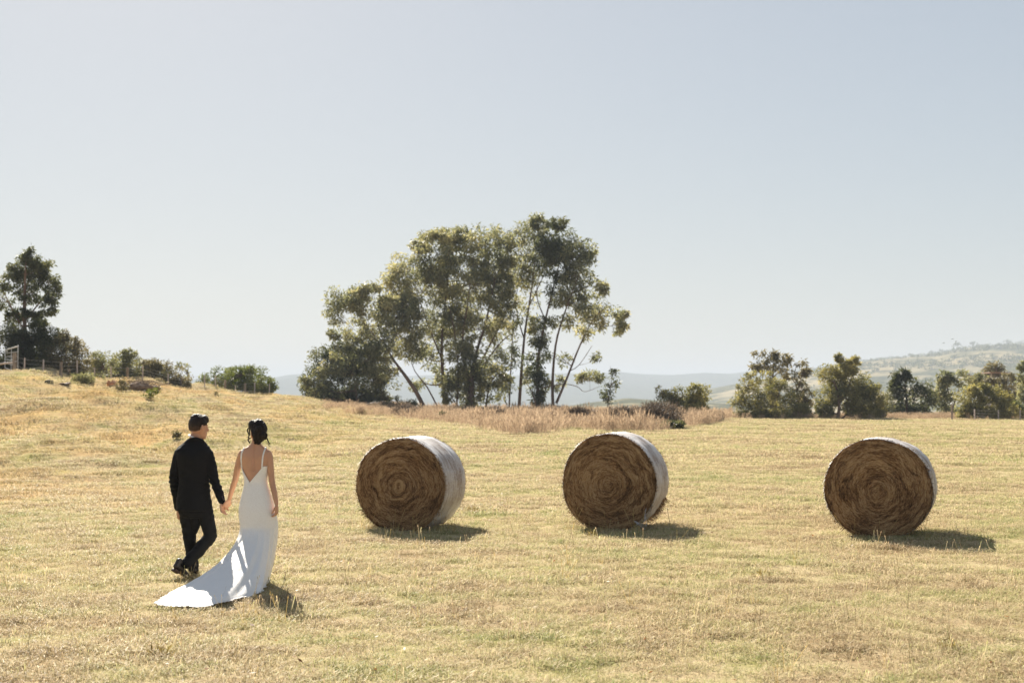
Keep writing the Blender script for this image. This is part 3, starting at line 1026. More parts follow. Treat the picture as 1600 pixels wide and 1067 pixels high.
    tree('shrub', 'broad straggly yellow olive bush with bare twigs at its left', 'shrub', 131, 1200, [[(1200, 656, .1), (1185, 625, .08), (1172, 600, .03)], [(1203, 656, .1), (1212, 625, .06), (1222, 605, .03)], [(1196, 656, .1), (1165, 628, .05), (1150, 610, .02)]],
         [(1176, 618, 30, 20), (1210, 632, 42, 20), (1184, 590, 22, 14, .5), (1238, 626, 20, 22), (1158, 632, 18, 18, .8), (1216, 604, 18, 16), (1200, 648, 52, 8), (1164, 602, 14, 12, .4), (1250, 642, 18, 12)], 'wattle', W_, 95, RG, sub=1.5, grow=1.15)
    tree('gum_tree', 'dark topped gum poking above the straggly olive bush', 'tree', 136, 1206, [[(1205, 656, .16), (1207, 610, .13), (1208, 585, .1), (1210, 565, .04)], [(1208, 590, .08, 0), (1196, 575, .05)], [(1208, 590, .08, 0), (1222, 575, .05)]],
         [(1197, 568, 20, 13), (1222, 573, 12, 15), (1182, 573, 9, 6, .8), (1211, 555, 8, 7), (1205, 614, 11, 20, 1.2), (1228, 560, 6, 8, .7), (1232, 592, 8, 5, .6), (1190, 552, 12, 6, .25)], 'brownleaf', G, 100, RG, grow=1.15)
    tree('gum_tree', 'dark gum leaning right on a slanting stem beside the olive bush', 'tree', 135, 1216, [[(1214, 656, .12), (1228, 637, .1), (1244, 612, .08), (1254, 580, .03)]],
         [(1254, 606, 12, 16), (1262, 620, 9, 14), (1248, 626, 12, 14), (1258, 579, 9, 7, .9), (1250, 566, 12, 8, .3), (1240, 588, 8, 6, .4)], 'brownleaf', G, 95, RG, grow=1.15)
    tree('tree', 'round golden olive tree with a forked dark trunk low at its left', 'tree', 128, 1308, [[(1308, 658, .25), (1310, 640, .2), (1308, 615, .12), (1302, 595, .05)], [(1313, 656, .13, 0), (1326, 645, .12), (1344, 630, .08), (1356, 618, .03)], [(1310, 635, .12, 0), (1326, 605, .08), (1332, 585, .04)]],
         [(1302, 594, 26, 22), (1330, 598, 32, 26), (1296, 624, 22, 20), (1346, 622, 26, 18), (1322, 578, 22, 12), (1364, 614, 16, 18), (1320, 622, 26, 16), (1372, 628, 14, 12, .7), (1318, 560, 16, 7, .3), (1338, 565, 14, 8, .4), (1356, 642, 22, 10), (1288, 640, 16, 13), (1330, 640, 16, 10, .7), (1372, 644, 14, 9), (1310, 608, 30, 22), (1350, 604, 18, 18)], 'wattle', W_, 100, RG, sub=1.5, grow=1.15)
    tree('tree', 'sparse grey twiggy tree between the golden tree and the dark gum', 'tree', 137, 1388, [[(1388, 658, .08), (1388, 635, .06), (1384, 615, .02)], [(1390, 658, .06), (1394, 630, .02)]],
         [(1386, 622, 12, 18, .7), (1392, 640, 14, 14, .7), (1380, 642, 10, 10, .6)], 'greyleaf', (.2, .08, .3), 80, RG, sub=1.4)
    tree('gum_tree', 'bulky dark gum rising above its neighbours right of the golden tree', 'tree', 137, 1416, [[(1416, 658, .2), (1415, 630, .16), (1412, 600, .06)], [(1418, 658, .15), (1430, 620, .08)]],
         [(1410, 594, 18, 14), (1400, 606, 12, 12), (1420, 616, 26, 22), (1442, 616, 18, 22), (1410, 638, 20, 16), (1436, 642, 20, 14), (1414, 583, 10, 7)], 'gumdark', G, 100, RG, grow=1.15)
    tree('gum_tree', 'two headed gum with pale hanging leaves behind the timber pole', 'tree', 139, 1484, [[(1486, 658, .15), (1486, 630, .12), (1478, 600, .06)], [(1488, 640, .1, 0), (1500, 605, .05)]],
         [(1478, 588, 15, 9), (1476, 600, 14, 12), (1500, 592, 13, 14), (1468, 618, 12, 16), (1488, 622, 14, 16, .8), (1474, 640, 16, 12), (1494, 646, 12, 10)], 'gum', (.34, .14, .9), 110, RG, sub=1.3, grow=1.15)
    tree('shrub', 'large rounded olive bush in front of the fence posts at right', 'shrub', 126, 1540, [[(1540, 660, .14), (1530, 635, .1), (1522, 615, .03)], [(1543, 660, .12), (1556, 630, .05)]],
         [(1518, 622, 24, 18), (1545, 626, 28, 22), (1530, 610, 22, 12), (1570, 640, 22, 16), (1512, 642, 18, 12), (1548, 648, 34, 10), (1562, 622, 16, 12)], 'wattle', W_, 112, RG, sub=1.6, grow=1.15)
    tree('gum_tree', 'brown gum showing domed clumps over the large rounded bush', 'tree', 148, 1576, [[(1576, 658, .16), (1576, 625, .12), (1574, 600, .05)]],
         [(1574, 592, 14, 9), (1584, 606, 16, 13), (1562, 600, 10, 9), (1578, 622, 20, 10), (1548, 594, 9, 6), (1594, 592, 9, 6)], 'brownleaf', G, 100, RG, grow=1.15)
    tree('gum_tree', 'small dark domed tree behind the flat shed roof', 'tree', 196, 1556, [[(1556, 650, .2), (1556, 600, .15), (1556, 580, .06)]],
         [(1556, 574, 13, 8), (1545, 579, 8, 6), (1563, 578, 8, 6)], 'brownleaf', (.45, .18, .6), 110, RG, sub=.8)
    tree('gum_tree', 'pale grey gum between the timber pole and the shed roof', 'tree', 158, 1528, [[(1528, 658, .16), (1528, 620, .12), (1530, 595, .05)]],
         [(1522, 592, 9, 9), (1534, 590, 9, 9), (1528, 604, 14, 10)], 'greyleaf', (.4, .16, .6), 100, RG)
    tree('gum_tree', 'gum tree cut by the right edge with hanging pale clumps', 'tree', 140, 1604, [[(1604, 660, .18), (1604, 610, .13), (1606, 575, .05)]],
         [(1600, 572, 8, 10), (1602, 596, 9, 12), (1600, 618, 8, 14), (1616, 590, 16, 30), (1602, 644, 10, 14)], 'gum', (.34, .14, .9), 105, RG)
    tree('shrub', 'small vivid green bush at the far right corner', 'shrub', 128, 1588, [[(1588, 660, .06), (1588, 642, .03)]],
         [(1584, 634, 11, 8), (1592, 642, 11, 10), (1580, 648, 9, 7)], 'green', W_, 110, RG, sub=1.6, grow=1.15)

    # lone trees on the skyline of the right hill (about 2.8 km off)
    hx = [(1423, 7, 'leftmost'), (1455, 8, 'second from left'), (1471, 8, 'third from left'), (1496, 13, 'tallest'), (1519, 10, 'fifth from left'), (1528, 7, 'small low'), (1575, 10, 'lone dark'), (1596, 7, 'rightmost')]
    for px, h, wd in hx:
        Y = 2800.0
        X = (px - 800) / FPX * Y
        z = float(hills_z(np.array([X]), np.array([Y]))[0])
        t = thing('hill_tree', '%s hazy gum on the bare crest of the right hill' % wd, 'tree', (X, Y, z), 0, 'lone gums along the right hill crest')
        s = h * Y / FPX
        MB().tube([(0, 0, -1), (s * .04, 0, s * .4), (s * .1, 0, s * .7)], [s * .05, s * .04, s * .02], 5, cap=False).build('trunk', MAT['bark'], t)
        cc = rng.normal(0, 1, (9, 3)) * np.array([.3, .25, .13]) * s + np.array([0, 0, s * .76])
        link('crown', quads_mesh('crown', leaves(cc, np.full(9, s * .17), 26, s * .13, s * .08, .3)), MAT['gumdark'], t)
    # scrub on the hillside
    cc = []
    while len(cc) < 900:
        px = random.uniform(1200, 1640)
        Y = random.uniform(1750, 2790)
        X = (px - 800) / FPX * Y
        if noise.noise(Vector((X * .004, Y * .004, 3))) + random.uniform(-.25, .25) + (px - 1450) * .0006 < .05: continue
        cc.append((X, Y, 0))
    cc = np.array(cc)
    cc[:, 2] = hills_z(cc[:, 0], cc[:, 1]) + 1.5
    tag(link('hillside_scrub', quads_mesh('hillside_scrub', leaves(cc, rng.uniform(2.0, 5.0, len(cc)), 22, 2.6, 1.7, .2)), MAT['gumdark']), 'dark scrub dotted over the right hillside', kind='stuff')


def weed(name, label, cat, px, py, Y, r_px, h_px, mat, n=60, leaf=(.14, .05, -.4), group=None):
    m_px = Y / FPX
    X = (px - 800) * m_px
    z = gz(X, Y)
    t = thing(name, label, cat, (X, Y, z), 0, group)
    r, h = r_px * m_px, h_px * m_px
    k = max(5, n // 8)
    cc = np.stack([rng.normal(0, .42, k) * r, rng.normal(0, .42, k) * r, rng.uniform(.12, .8, k) * h], -1)
    mb = MB()
    for q in cc[:9]:
        mb.tube([(q[0] * .2, q[1] * .2, -.02), (q[0] * .7, q[1] * .7, q[2] * .6), tuple(q)], [.012, .009, .004], 4, cap=False)
    mb.build('stem', MAT['purple' if mat == 'purple' else 'stalk'], t)
    link('foliage', quads_mesh('foliage', leaves(cc, np.full(k, max(r * .35, .08)), max(8, n // 5), *leaf)), MAT[mat], t)
    return t


def row_Y(px, row, lo=6.0, hi=150.0):
    """first distance at which the ground passes photo row `row` in the column px (uphill from the camera)"""
    ys = np.arange(lo, hi, .25)
    xs = (px - 800) / FPX * ys
    rows = HORIZ + FPX * (CAM_H - ground(xs, ys)) / ys
    i = int(np.argmax(rows <= row))
    return float(ys[i]) if rows[i] <= row else hi


def build_weeds():
    W = 'weed clumps on the left hill'
    for lab, px, row, r, h, mat, n, nm, cat in (
        ('wide leafy green weed patch below the fence on the left hill', 134, 600, 22, 16, 'greyleaf', 260, 'weed_clump', 'weed'),
        ('tall dark dock weed beside the orange mound', 190, 613, 9, 26, 'brownleaf', 120, 'weed_clump', 'weed'),
        ('yellow green weed right of the dark dock weed', 236, 622, 11, 18, 'green', 90, 'weed_clump', 'weed'),
        ('dry brown weed above the yellow green weed', 248, 612, 8, 10, 'brownleaf', 60, 'weed_clump', 'weed'),
        ('small olive tuft alone lower on the left hill crest', 336, 620, 5, 7, 'brownleaf', 50, 'weed_clump', 'weed'),
        ('dark green tuft beside pale dry stalks by the man\'s head', 278, 684, 8, 9, 'brownleaf', 70, 'weed_clump', 'weed'),
        ('brown dry dock stem against the dark hedge', 107, 588, 3, 11, 'purple', 40, 'weed_clump', 'weed')):
        Y = row_Y(px, row)
        weed(nm, lab, cat, px, row, Y, r, h, mat, n, (.16, .06, -.3), W)
    D = 'dark weedy clumps in the tall grass band'
    for lab, px, Y, r, h, mat in (
        ('large purple brown weed thicket at the right end of the pink grass', 1030, 90, 34, 42, 'purple'),
        ('purple brown weed thicket right of the big clump trunks', 972, 91, 20, 34, 'purple'),
        ('dark weed thicket just right of the forked gum', 900, 95, 18, 30, 'purple'),
        ('purple weed thicket behind the middle hay bale top', 855, 90, 14, 24, 'purple'),
        ('thin purple weed thicket in the middle of the tall grass', 780, 96, 18, 22, 'purple'),
        ('greyish dry weed patch beneath the leaning trunk', 632, 112, 24, 18, 'purple'),
        ('green dark weed at the foot of the large purple thicket', 1046, 87, 16, 12, 'gumdark'),
        ('small green dark weed below the purple thicket', 962, 88, 9, 9, 'gumdark'),
        ('dark green tussock at the lower edge of the band left of centre', 693, 104, 8, 12, 'gumdark'),
        ('low dark tussock in the left part of the band', 664, 110, 9, 9, 'gumdark'),
        ('small dark tussock at the lowest point of the band', 826, 78, 9, 8, 'gumdark')):
        weed('weed_thicket', lab, 'weeds', px, 0, Y, r, h, mat, 420 if r > 15 else 150, (.3, .05, -.6) if mat == 'purple' else (.22, .09, -.3), D)
    # small dark tussocks on the open field
    T = 'small dark tussocks dotted over the paddock'
    for lab, px, row, r in (('small brown tussock right of the left bale', 740, 800, 7), ('brown tussock in front of the middle bale', 924, 838, 6),
                            ('flattened brown tussock right of the foreground middle', 1188, 903, 7), ('brown tussock at the lower right', 1478, 1012, 8),
                            ('olive tussock at the lower left', 250, 1026, 8)):
        Y = row_Y(px, row)
        weed('tussock', lab, 'tussock', px, row, Y, r * 1.2, r * .38, 'tussock', 60, (.075, .009, -.9), T)


def soft_lump(name, label, cat, px, row, w_px, h_px, mat, n=10, seed=1, parts=None):
    Y = row_Y(px, row)
    m_px = Y / FPX
    X = (px - 800) * m_px
    mb = MB()
    r = random.Random(seed)
    for i in range(n):
        a = r.uniform(-1, 1)
        mb.ball((a * w_px * m_px * .36, r.uniform(-.3, .3), r.uniform(0, .3) * h_px * m_px * (1 - abs(a))),
                (w_px * m_px * r.uniform(.14, .26), w_px * m_px * r.uniform(.14, .24), h_px * m_px * r.uniform(.4, .7) * (1.1 - .6 * abs(a))), 10, 7)
    o = mb.fuse(name, mat, None, .06, 2, lambda c: .05 * noise.noise(c * 4))
    o.location = (X, Y, gz(X, Y))
    return tag(o, label, cat)


def build_left_details():
    soft_lump('earth_mound', 'small smooth orange earth mound by the fence on the left hill', 'mound', 175, 603, 17, 11, simple_mat('orange_earth', [(.3, (.50, .22, .10)), (.7, (.66, .33, .17))], 3), 6, 3)
    o = soft_lump('brush_heap', 'long heap of cut brown brush in front of the fence', 'heap', 215, 607, 56, 12, simple_mat('cut_brush', [(.3, (.14, .09, .06)), (.7, (.36, .25, .18))], 6, .9, .6, 20), 12, 5)
    Q = []
    for i in range(170):
        c = Vector((random.gauss(0, .75), random.gauss(-.1, .3), random.uniform(.05, .42)))
        d = Vector((random.gauss(0, 1), random.gauss(0, .4), random.gauss(0, .3))).normalized() * random.uniform(.15, .45)
        s = Vector((0, .3, 1)) * .012
        Q.append([tuple(c - d - s), tuple(c + d - s), tuple(c + d + s), tuple(c - d + s)])
    st = link('sticks', quads_mesh('sticks', Q), MAT['purple'], o)
    st['kind'] = 'stuff'
    Yl = row_Y(77, 598)
    lg = MB().tube([(-.2, .05, .04), (-.05, 0, .07), (.12, -.03, .06), (.22, 0, .1)], [.07, .09, .08, .045], 9, sub=3).build('log', simple_mat('charred', [(.3, (.015, .013, .012)), (.7, (.05, .04, .035))], 5))
    lg.location = ((77 - 800) / FPX * Yl, Yl, gz((77 - 800) / FPX * Yl, Yl))
    tag(lg, 'short charred log lying on the left hill below the fence', 'log')
    soft_lump('soil_heap', 'low scrape of bare brown soil left of the green weed patch', 'soil', 104, 601, 22, 3, simple_mat('bare_soil', [(.3, (.12, .08, .06)), (.7, (.25, .17, .12))], 5), 6, 9)

    # wire fence over the crest
    def fp(t):
        X, Y = -30.3 + 9 * t, 85.5 + 45 * t
        return Vector((X, Y, gz(X, Y)))

    def at_px(px):
        lo, hi = -.3, 1.3
        for _ in range(40):
            mid = (lo + hi) / 2
            q = fp(mid)
            if 800 + FPX * q.x / q.y < px: lo = mid
            else: hi = mid
        return fp(lo)
    f = thing('wire_fence', 'wire fence of pale posts running along the left hill crest', 'fence', at_px(38))
    o0 = f.location
    posts = [(38, 1.28, 0), (68, 1.14, 0), (95, 1.16, 1), (121, 1.14, 0), (148, 1.05, 0), (174, 1.12, 0), (199, 1.12, 1), (223, 1.08, 0), (263, 1.1, 0), (283, 1.0, 1),
             (320, 1.0, 0), (337, .98, 0), (352, .98, 1), (368, 1.0, 0), (383, 1.0, 1), (398, 1.0, 0), (421, .95, 0)]
    me = {0: MB().box((0, 0, .5), (.08, .06, 1.2)).mesh('post'), 1: MB().tube([(0, 0, -.1), (0, 0, .5), (0, 0, 1.06)], [.10, .095, .09], 9, cap=False).mesh('post')}
    tops = []
    for px, h, k in posts:
        p = at_px(px)
        po = link('post', me[k], MAT['wood'] if k else MAT['steelpost'], f, False)
        po.location = p - o0
        po.scale = (1, 1, h / 1.08)
        po.rotation_euler = (random.uniform(-.03, .03), random.uniform(-.03, .03), random.uniform(0, 1))
        if k: po['label'] = 'thicker grey timber post'
        tops.append((p - o0, h))
    gp = at_px(22.5)
    tops = [(gp - o0, 1.3)] + tops
    for fr in (.12, .32, .52, .72, .93):
        MB().tube([p + Vector((0, -.05, h * fr)) for p, h in tops], [.006] * len(tops), 4, cap=False).build('wire', MAT['wire'], f, False)

    s = thing('gate_post', 'thick grey timber strainer post beside the metal gate', 'post', gp)
    MB().tube([(0, 0, -.2), (.01, 0, .7), (0, 0, 1.42)], [.135, .13, .12], 12, cap=False).build('timber', MAT['wood'], s, False)
    MB().tube([(.05, -.11, .9), (.16, -.05, .9)], [.02, .02], 6).build('hinge_bolt', MAT['galv'], s)
    g = thing('metal_gate', 'open galvanised pipe gate at the far left edge of the hill', 'gate', gp + Vector((.17, .1, 0)))
    a = Vector((0, 0, 0))
    b = P(8, 560, 92.5) - g.location
    b.z = gz(*(g.location + b).to_2d()) - g.location.z + .12
    up = Vector((0, 0, 1))
    H = 1.82
    fr = MB()
    fr.tube([a + up * .22, a + up * H, ], [.03, .03], 8)
    fr.tube([b + up * .2, b + up * 1.35], [.03, .03], 8)
    fr.tube([a + up * H, b + up * 1.35], [.045, .04], 8)
    fr.tube([a + up * .22, b + up * .2], [.03, .03], 8)
    fr.build('frame', MAT['galv'], g)
    for k in (.25, .45, .62, .8):
        MB().tube([a.lerp(b, .0) + up * (.22 + (H - .22) * k), b + up * (.2 + 1.15 * k)], [.018, .018], 6, cap=False).build('rail', MAT['galv'], g)
    mid = a.lerp(b, .5)
    MB().tube([mid + up * .2, mid + up * 1.58], [.022, .022], 6).build('upright', MAT['galv'], g)
    lg = thing('fallen_rail', 'pale timber rail lying low between the gate and the left edge', 'rail', P(18, 568, 86.5))
    MB().tube([(-1.3, .3, -.1), (-.5, .1, .02), (.22, 0, .06)], [.05, .06, .05], 7).build('timber', MAT['steelpost'], lg)


def build_right_details():
    f = thing('boundary_fence', 'low wire fence with thin posts before the rounded bush at right', 'fence', (P(1522, 655, 122.5).x, 122.5, 0))
    f.location.z = gz(f.location.x, f.location.y)
    pts = []
    for px, h in ((1522, .72), (1559, .72), (1593, .72), (1625, .72)):
        x = (px - 800) / FPX * 122.5
        p = Vector((x, 122.5, gz(x, 122.5))) - f.location
        po = link('post', bpy.data.meshes.get('post_thin') or MB().box((0, 0, .4), (.09, .07, 1.0)).mesh('post_thin'), MAT['steelpost'], f)
        po.location = p
        pts.append(p)
    for z in (.3, .55, .8):
        MB().tube([p + Vector((0, -.05, z)) for p in pts], [.01] * 4, 4, cap=False).build('wire', MAT['wire'], f)
    x = (1486.5 - 800) / FPX * 124
    t = thing('timber_pole', 'single grey timber pole at the paddock edge below the two headed gum', 'pole', (x, 124, gz(x, 124)))
    MB().tube([(0, 0, -.2), (.01, 0, .8), (0, 0, 1.5)], [.085, .08, .075], 9, cap=False).build('shaft', MAT['wood'], t, False)
    MB().tube([(-.03, -.07, 1.38), (-.03, .07, 1.38)], [.09, .09], 8).build('cap', MAT['galv'], t)
    # shed roof above the trees
    Y = 175.0
    a, b = P(1541, 583, Y), P(1564, 581, Y)
    x = (a.x + b.x) / 2
    z0 = gz(x, Y)
    s = thing('shed', 'flat roofed brown shed showing only its roof above the bushes', 'shed', (x, Y, z0))
    zr = a.z - z0
    wdt = b.x - a.x
    MB().box((0, 0, zr + .03), (wdt + .5, 4.4, .12)).build('roof', simple_mat('rusty_roof', [(.3, (.16, .09, .07)), (.7, (.30, .20, .16))], 3), s, False)
    MB().box((.25, 0, zr / 2 - .2), (wdt - .3, 3.8, zr + .3)).build('wall', simple_mat('dark_boards', [(.3, (.04, .035, .03)), (.7, (.09, .07, .06))], 3), s, False)
    MB().box((-wdt / 2 - .05, -2.0, zr / 2 - .2), (.14, .14, zr + .3)).build('support_post', MAT['wood'], s, False)
    x = (1514 - 800) / FPX * 168
    z0 = gz(x, 168)
    t = thing('utility_pole', 'dark utility pole with a crossarm left of the shed roof', 'pole', (x, 168, z0))
    zt = P(1514, 584, 168).z - z0
    MB().tube([(0, 0, -.2), (0, 0, zt)], [.14, .10], 8, cap=False).build('shaft', MAT['wood'], t, False)
    MB().box((.3, 0, zt - .25), (1.3, .12, .14)).build('crossarm', MAT['wood'], t, False)
    # dark grazing animal in the shade of the golden tree
    Y = 129.5
    x = (1340 - 800) / FPX * Y
    an = thing('sheep', 'dark fleeced sheep with a pale face in the shade of the golden tree', 'sheep', (x, Y, gz(x, Y)))
    mb = MB()
    mb.ball((-.12, 0, .58), (.42, .22, .25)).ball((.12, 0, .60), (.25, .22, .24))
    mb.tube([(.2, 0, .65), (.34, 0, .82), (.40, 0, .9)], [.15, .11, .09], 10)
    for lx in (-.4, -.34, .14, .2):
        ly = .12 if lx in (-.4, .2) else -.12
        bk = lx < 0
        mb.tube([(lx, ly, .5), (lx + (-.04 if bk else .01), ly, .27), (lx, ly, 0)], [.085, .045, .03], 8)
    mb.tube([(-.5, 0, .62), (-.58, 0, .45)], [.05, .03], 8)
    mb.tube([(.38, 0, .9), (.50, 0, .82), (.58, 0, .74)], [.085, .07, .05], 10)
    mb.fuse('body', simple_mat('dark_fleece', [(.3, (.03, .025, .03)), (.7, (.09, .075, .075))], 12, .95), an, .025, 3)
    hd = MB()
    hd.tube([(.40, 0, .93), (.51, 0, .84), (.60, 0, .73)], [.095, .082, .058], 10)
    hd.build('face', simple_mat('pale_face', [(.3, (.55, .52, .52)), (.7, (.7, .66, .66))], 8), an)
    for sy in (-1, 1):
        MB().ball((.37, sy * .13, .93), (.035, .085, .03), 8, 6).build('ear', MAT['gumdark'] if False else bpy.data.materials['dark_fleece'], an)
    # birds over the right hill
    bm_ = simple_mat('bird_plumage', [(.3, (.03, .03, .035)), (.7, (.07, .07, .075))], 5)
    for px, py, lab, k in ((1474.7, 536, 'lowest dark bird, left of the three above the right hill', 1.0), (1488.5, 529.8, 'highest dark bird of the three above the right hill', 1.0), (1494, 533.3, 'middle dark bird, rightmost of the three above the hill', .95)):
        b = thing('bird', lab, 'bird', P(px, py, 420), .35, 'birds flying over the right hill')
        MB().tube([(-.28, 0, .0), (-.1, 0, .02), (.12, 0, .02), (.25, 0, .04), (.34, 0, .02)], [.04, .09, .09, .06, .02], 8, side=(0, 1, 0)).build('body', bm_, b)
        for sy in (-1, 1):
            wv = [(-.1, sy * .06, .03), (.12, sy * .06, .03), (.14, sy * .34, .09), (-.06, sy * .36, .08), (.0, sy * .66, .02), (-.1, sy * .62, .01)]
            wm = bpy.data.meshes.new('wing')
            top = [(x_, y_, z_ + .015) for x_, y_, z_ in wv]
            wm.from_pydata(wv + top, [], [(0, 1, 2, 3), (3, 2, 4, 5), (6, 9, 8, 7), (9, 11, 10, 8), (0, 6, 7, 1), (1, 7, 8, 2), (2, 8, 10, 4), (4, 10, 11, 5), (5, 11, 9, 3), (3, 9, 6, 0)])
            link('wing', wm, bm_, b)
        MB().box((-.34, 0, .0), (.16, .1, .02)).build('tail', bm_, b, False)

# ------------------------------------------------------------------ round hay bales
def hay_mat():
    m, t, out = nodes_mat('weathered_hay')
    geo = N(t, 'ShaderNodeNewGeometry')
    tc = N(t, 'ShaderNodeTexCoord')
    nz = N(t, 'ShaderNodeTexNoise', Scale=3.2, Detail=6.0, Roughness=0.7)
    t.links.new(tc.outputs['Object'], nz.inputs['Vector'])
    # wound layers: noise drawn out along the turns of the roll
    sp = N(t, 'ShaderNodeSeparateXYZ')
    t.links.new(tc.outputs['Object'], sp.inputs[0])
    dz = math_node(t, 'SUBTRACT', sp.outputs[2], 0.69)
    rad = math_node(t, 'SQRT', math_node(t, 'ADD', math_node(t, 'MULTIPLY', sp.outputs[0], sp.outputs[0]), math_node(t, 'MULTIPLY', dz, dz)))
    cb = N(t, 'ShaderNodeCombineXYZ')
    nd = N(t, 'ShaderNodeTexNoise', Scale=2.6, Detail=3.0)
    t.links.new(tc.outputs['Object'], nd.inputs['Vector'])
    rad = math_node(t, 'ADD', rad, math_node(t, 'MULTIPLY', nd.outputs[0], 0.40))
    t.links.new(math_node(t, 'MULTIPLY', rad, 18.0), cb.inputs[0])
    t.links.new(math_node(t, 'MULTIPLY', sp.outputs[0], 2.6), cb.inputs[1])
    t.links.new(math_node(t, 'MULTIPLY', dz, 2.6), cb.inputs[2])
    oi = N(t, 'ShaderNodeObjectInfo')
    n2 = N(t, 'ShaderNodeTexNoise', Scale=1.0, Detail=3.0, Roughness=0.6)
    n2.noise_dimensions = '4D'
    t.links.new(cb.outputs[0], n2.inputs['Vector'])
    lc = N(t, 'ShaderNodeSeparateXYZ')
    t.links.new(oi.outputs['Location'], lc.inputs[0])
    t.links.new(lc.outputs[0], n2.inputs['W'])
    v = math_node(t, 'ADD', math_node(t, 'MULTIPLY', nz.outputs[0], .6), math_node(t, 'MULTIPLY', math_node(t, 'SUBTRACT', n2.outputs[0], .5), 1.35))
    v = math_node(t, 'ADD', math_node(t, 'ADD', v, .24), math_node(t, 'MULTIPLY', math_node(t, 'SUBTRACT', geo.outputs['Random Per Island'], 0.5), 0.5))
    r = ramp(t, [(0.16, (0.035, 0.021, 0.012)), (0.40, (0.15, 0.087, 0.046)), (0.60, (0.30, 0.178, 0.09)), (0.86, (0.46, 0.32, 0.18))])
    t.links.new(v, r.inputs[0])
    d = N(t, 'ShaderNodeBsdfDiffuse')
    t.links.new(r.outputs[0], d.inputs[0])
    t.links.new(d.outputs[0], out.inputs[0])
    return m


def net_mat():
    """white net wrap over straw: fine woven stripes, straw showing where it is worn"""
    m, t, out = nodes_mat('net_wrap')
    tc = N(t, 'ShaderNodeTexCoord')
    mp = N(t, 'ShaderNodeMapping')
    mp.inputs['Scale'].default_value = (2.2, 24, 2.2)
    t.links.new(tc.outputs['Object'], mp.inputs[0])
    nz = N(t, 'ShaderNodeTexNoise', Scale=1.0, Detail=6.0, Roughness=0.75)
    t.links.new(mp.outputs[0], nz.inputs['Vector'])
    n2 = N(t, 'ShaderNodeTexNoise', Scale=42.0, Detail=3.0)
    t.links.new(tc.outputs['Object'], n2.inputs['Vector'])
    n3 = N(t, 'ShaderNodeTexNoise', Scale=2.2, Detail=3.0)
    t.links.new(tc.outputs['Object'], n3.inputs['Vector'])
    v = math_node(t, 'ADD', math_node(t, 'MULTIPLY', nz.outputs[0], .55), math_node(t, 'ADD', math_node(t, 'MULTIPLY', n2.outputs[0], .3), math_node(t, 'MULTIPLY', math_node(t, 'SUBTRACT', n3.outputs[0], .5), .55)))
    v = math_node(t, 'ADD', v, .125)
    r = ramp(t, [(0.38, (0.17, 0.115, 0.085)), (0.48, (0.34, 0.295, 0.27)), (0.58, (0.48, 0.455, 0.455)), (0.74, (0.68, 0.67, 0.68))])
    t.links.new(v, r.inputs[0])
    b = N(t, 'ShaderNodeBsdfPrincipled')
    b.inputs['Roughness'].default_value = 0.55
    b.inputs['Specular IOR Level'].default_value = 0.35
    t.links.new(r.outputs[0], b.inputs['Base Color'])
    bp = N(t, 'ShaderNodeBump', Strength=0.7, Distance=0.02)
    t.links.new(v, bp.inputs['Height'])
    t.links.new(bp.outputs[0], b.inputs['Normal'])
    t.links.new(b.outputs[0], out.inputs[0])
    return m


